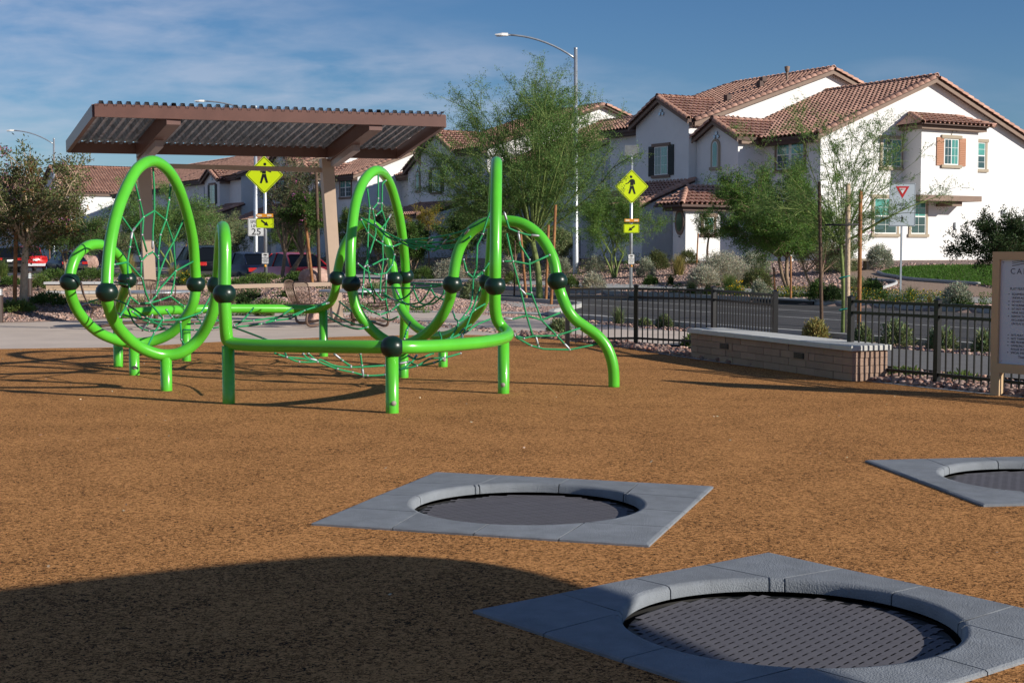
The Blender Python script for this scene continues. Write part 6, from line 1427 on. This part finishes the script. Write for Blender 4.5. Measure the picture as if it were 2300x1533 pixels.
# yellow and orange flowering groundcover near the far kerb
def cover(name, label, f, n, leaf, ll=.06, lw=.02, fl=0):
    P = strip_pts(n, f); D = rng.normal(size=P.shape) * .5 + np.array([0, 0, .8]); v, fc = leaf_faces(P, D, rng.uniform(.6, 1.3, n) * ll, lw); o = npobj(name, npmesh(name, M[leaf], v, fc, tint=tints(n, 4))); o['kind'] = 'stuff'; o['label'] = label
def fr(a0, a1, b0, b1, h, thr=.1, sc=1.1):
    from mathutils import noise
    def f():
        a, b = random.uniform(a0, a1), random.uniform(b0, b1)
        if noise.noise(Vector((a * sc, b * sc, 3.1))) < thr: return None
        p = ab(a, b); return (p.x, p.y, gz(p.x, p.y) + random.random() ** 2 * h)
    return f
cover('groundcover', 'low green groundcover along the far kerb', fr(28.9, 30.3, 26, 41, .32, .02), 14000, 'lgreen')
cover('flowering_groundcover', 'yellow flowering groundcover along the far kerb', fr(29.0, 30.2, 27.5, 36, .36, .22), 900, 'flowy', .04, .035)
cover('groundcover', 'green groundcover patches on the planted mound', fr(9, 17, 32, 52, .14, .22), 22000, 'lgreen')
cover('groundcover', 'low planting in front of the houses', fr(33, 41, 52, 95, .5, .14), 16000, 'lolive', .12, .03)
def lawnpt():
    a, b = random.uniform(min(lwa), max(lwa)), random.uniform(min(lwb), max(lwb))
    if not lp(a, b): return None
    p = ab(a, b); return (p.x, p.y, gz(p.x, p.y) + .02)
cover('lawn_grass', 'bright green lawn across the street', lawnpt, 36000, 'llawn', .10, .016)
# ---------------------------------------------------------------- tree stakes
def stake(label, u, v, vt, lean=0, r_=.045, Y=None):
    b_ = gpt(u, v) if Y is None else at(u, v, Y); t = at(u + lean, vt, b_.y); mb = MB(); m_ = (b_ + t) / 2
    o = None; mb.tube([b_ - Vector((0, 0, .1)), b_, m_, t], [r_, r_, r_ * .95, r_ * .9], 10); o = mb.build('tree_stake', M['barkd'] if 'dark' in label else (M['barkp'] if 'stout' in label else M['stake']), None, org=b_); tag(o, label, 'stake', 'wooden tree stakes'); return o
for a in [('left stake of the young palo verde, dark from lower bark and coloured-in foliage shade', 1846, 757, 408, -6, .036), ('stout stake tied to the young palo verde trunk', 1903, 760, 412, 2, .050), ('right stake, plain and orange brown, of the young palo verde', 1929, 758, 428, 4, .040),  # left stake: dark colour stands for lower bark and foliage shade
          ('stake just right of the large palo verde trunk', 1226, 682, 505, 6), ('leaning stake right of the large palo verde', 1238, 686, 460, 10), ('leaning stake left of the large palo verde', 1183, 680, 520, -14), ('thin dark stake under the rope arch', 1155, 668, 540, 2, .03),
          ('front stake of the olive tree, left of its trunk', 33, 690, 520, 3, .05), ('paired stake right of the olive tree', 112, 610, 528, -1), ('slim stake in the group of three', 156, 592, 500, -2, .035), ('middle stake in the group of three', 163, 592, 490, 0, .035), ('right stake in the group of three', 170, 592, 494, 0, .04),
          ('stake left of the right shelter post', 703, 645, 470, -20), ('dark stake with strap beside the right shelter post', 718, 645, 385, -8, .05), ('stake hidden by the right shelter post', 742, 645, 470, -6), ('stake beside the black car', 419, 600, 545, -1, .04),
          ('stake in front of the oval window house wall', 1564, 606, 524, 4, .035), ('stake right of the pale crape trunk', 1776, 684, 575, 0, .035), ('short stake left of the pale crape trunk', 1742, 686, 600, -4, .035)]: stake(*a)
for u, v0, Y in ((1897, 622, 25.4), (1897, 694, 25.4)):
    p = at(u, v0, Y); mb = MB(); mb.tube([p + Vector((-.10 + .02, -.06, -.02)), p + Vector((.05, -.07, .02)), p + Vector((.09, .0, .02)), p + Vector((.0, .07, 0)), p + Vector((-.09, .04, -.02))], .012, 5, closed=True); o = mb.build('tree_tie', M['tie'], None, org=p); tag(o, 'green tie around the young palo verde trunk, %s' % ('upper one' if v0 < 650 else 'lower one'), 'tree tie', 'green tree ties')
p = at(1897, 505, 25.4); mb = MB(); mb.tube([p + Vector((-.35, 0, 0)), p, p + Vector((.25, .0, .01))], .018, 6); o = mb.build('tree_strap', M['strap'], None, org=p); tag(o, 'black strap holding the young palo verde between its stakes', 'strap')
# ================================================================ SHADE CANOPY beside the trampolines (throws the big foreground shadow)
def canopy():
    pts = [(3.7, 2.75), (4.27, 3.26), (5.39, 3.87), (6.05, 4.0), (6.63, 3.72), (7.13, 3.02), (7.80, 1.80), (8.3, .5), (8.2, -.8), (6.8, -1.6), (4.6, -1.4), (3.5, -.2), (3.2, 1.4)]
    t = thing('shade_canopy', 'round fabric shade canopy on a post, whose shadow darkens the near left ground', 'canopy', Vector((5.8, 1.3, 0)))
    P = spline([Vector((x, y, 3.0)) for x, y in pts], 5, True); mb = MB(); c_ = Vector((5.8, 1.3, 3.0)); n = len(P)
    mb.add([c_ + Vector((0, 0, .6))] + P, [(0, 1 + i, 1 + (i + 1) % n) for i in range(n)]); mb.build('fabric', M['canvas'], t)
    mb = MB(); mb.tube(P, .03, 8, closed=True); mb.build('rim', M['brown'], t)
    mb = MB(); mb.tube([Vector((5.8, 1.3, -.1)), c_ + Vector((0, 0, .6))], .09, 14); mb.build('post', M['brown'], t)
canopy()

# ---------------------------------------------------------------- litter on the rubber, tar seams on the road
P = strip_pts(170, lambda: (lambda x, y: (x, y, .012) if y < edgeY(x) - .3 and all((Vector((x, y)) - c).length > 1.5 for c, _, _ in TRF) else None)(random.uniform(-8, 6), 5 + 18 * random.random() ** .8))
D = rng.normal(size=P.shape) * np.array([1, 1, .15]); v, f = leaf_faces(P, D, rng.uniform(.012, .035, len(P)), rng.uniform(.008, .018, len(P)))
o = npobj('leaf_litter', npmesh('leaf_litter', mat('dry_litter', (.55, .45, .32), .9, tint=True), v, f, tint=tints(len(P), 4, .4, 1.3))); o['kind'] = 'stuff'; o['label'] = 'few pale dry leaves and specks scattered on the rubber'
for k, (a0, b0, a1, b1) in enumerate(((19.5, 2, 21.6, 60), (24.1, -5, 23.8, 62), (19, 26, 28, 29), (26.8, 10, 26.4, 50))):
    mb = MB(); n = 24; pts = []
    for q in range(n + 1):
        t_ = q / n; pts.append((a0 + (a1 - a0) * t_ + random.uniform(-.08, .08), b0 + (b1 - b0) * t_ + random.uniform(-.08, .08)))
    for (pa, pb), (qa, qb) in zip(pts, pts[1:]):
        w_ = .035; d_ = (0, w_) if abs(a1 - a0) > abs(b1 - b0) else (w_, 0)
        mb.add([ab(pa - d_[0], pb - d_[1], .003), ab(qa - d_[0], qb - d_[1], .003), ab(qa + d_[0], qb + d_[1], .003), ab(pa + d_[0], pb + d_[1], .003)], [(0, 1, 2, 3)])
    mb.build('tar_seam', M['ink'], bpy.data.objects['road'])
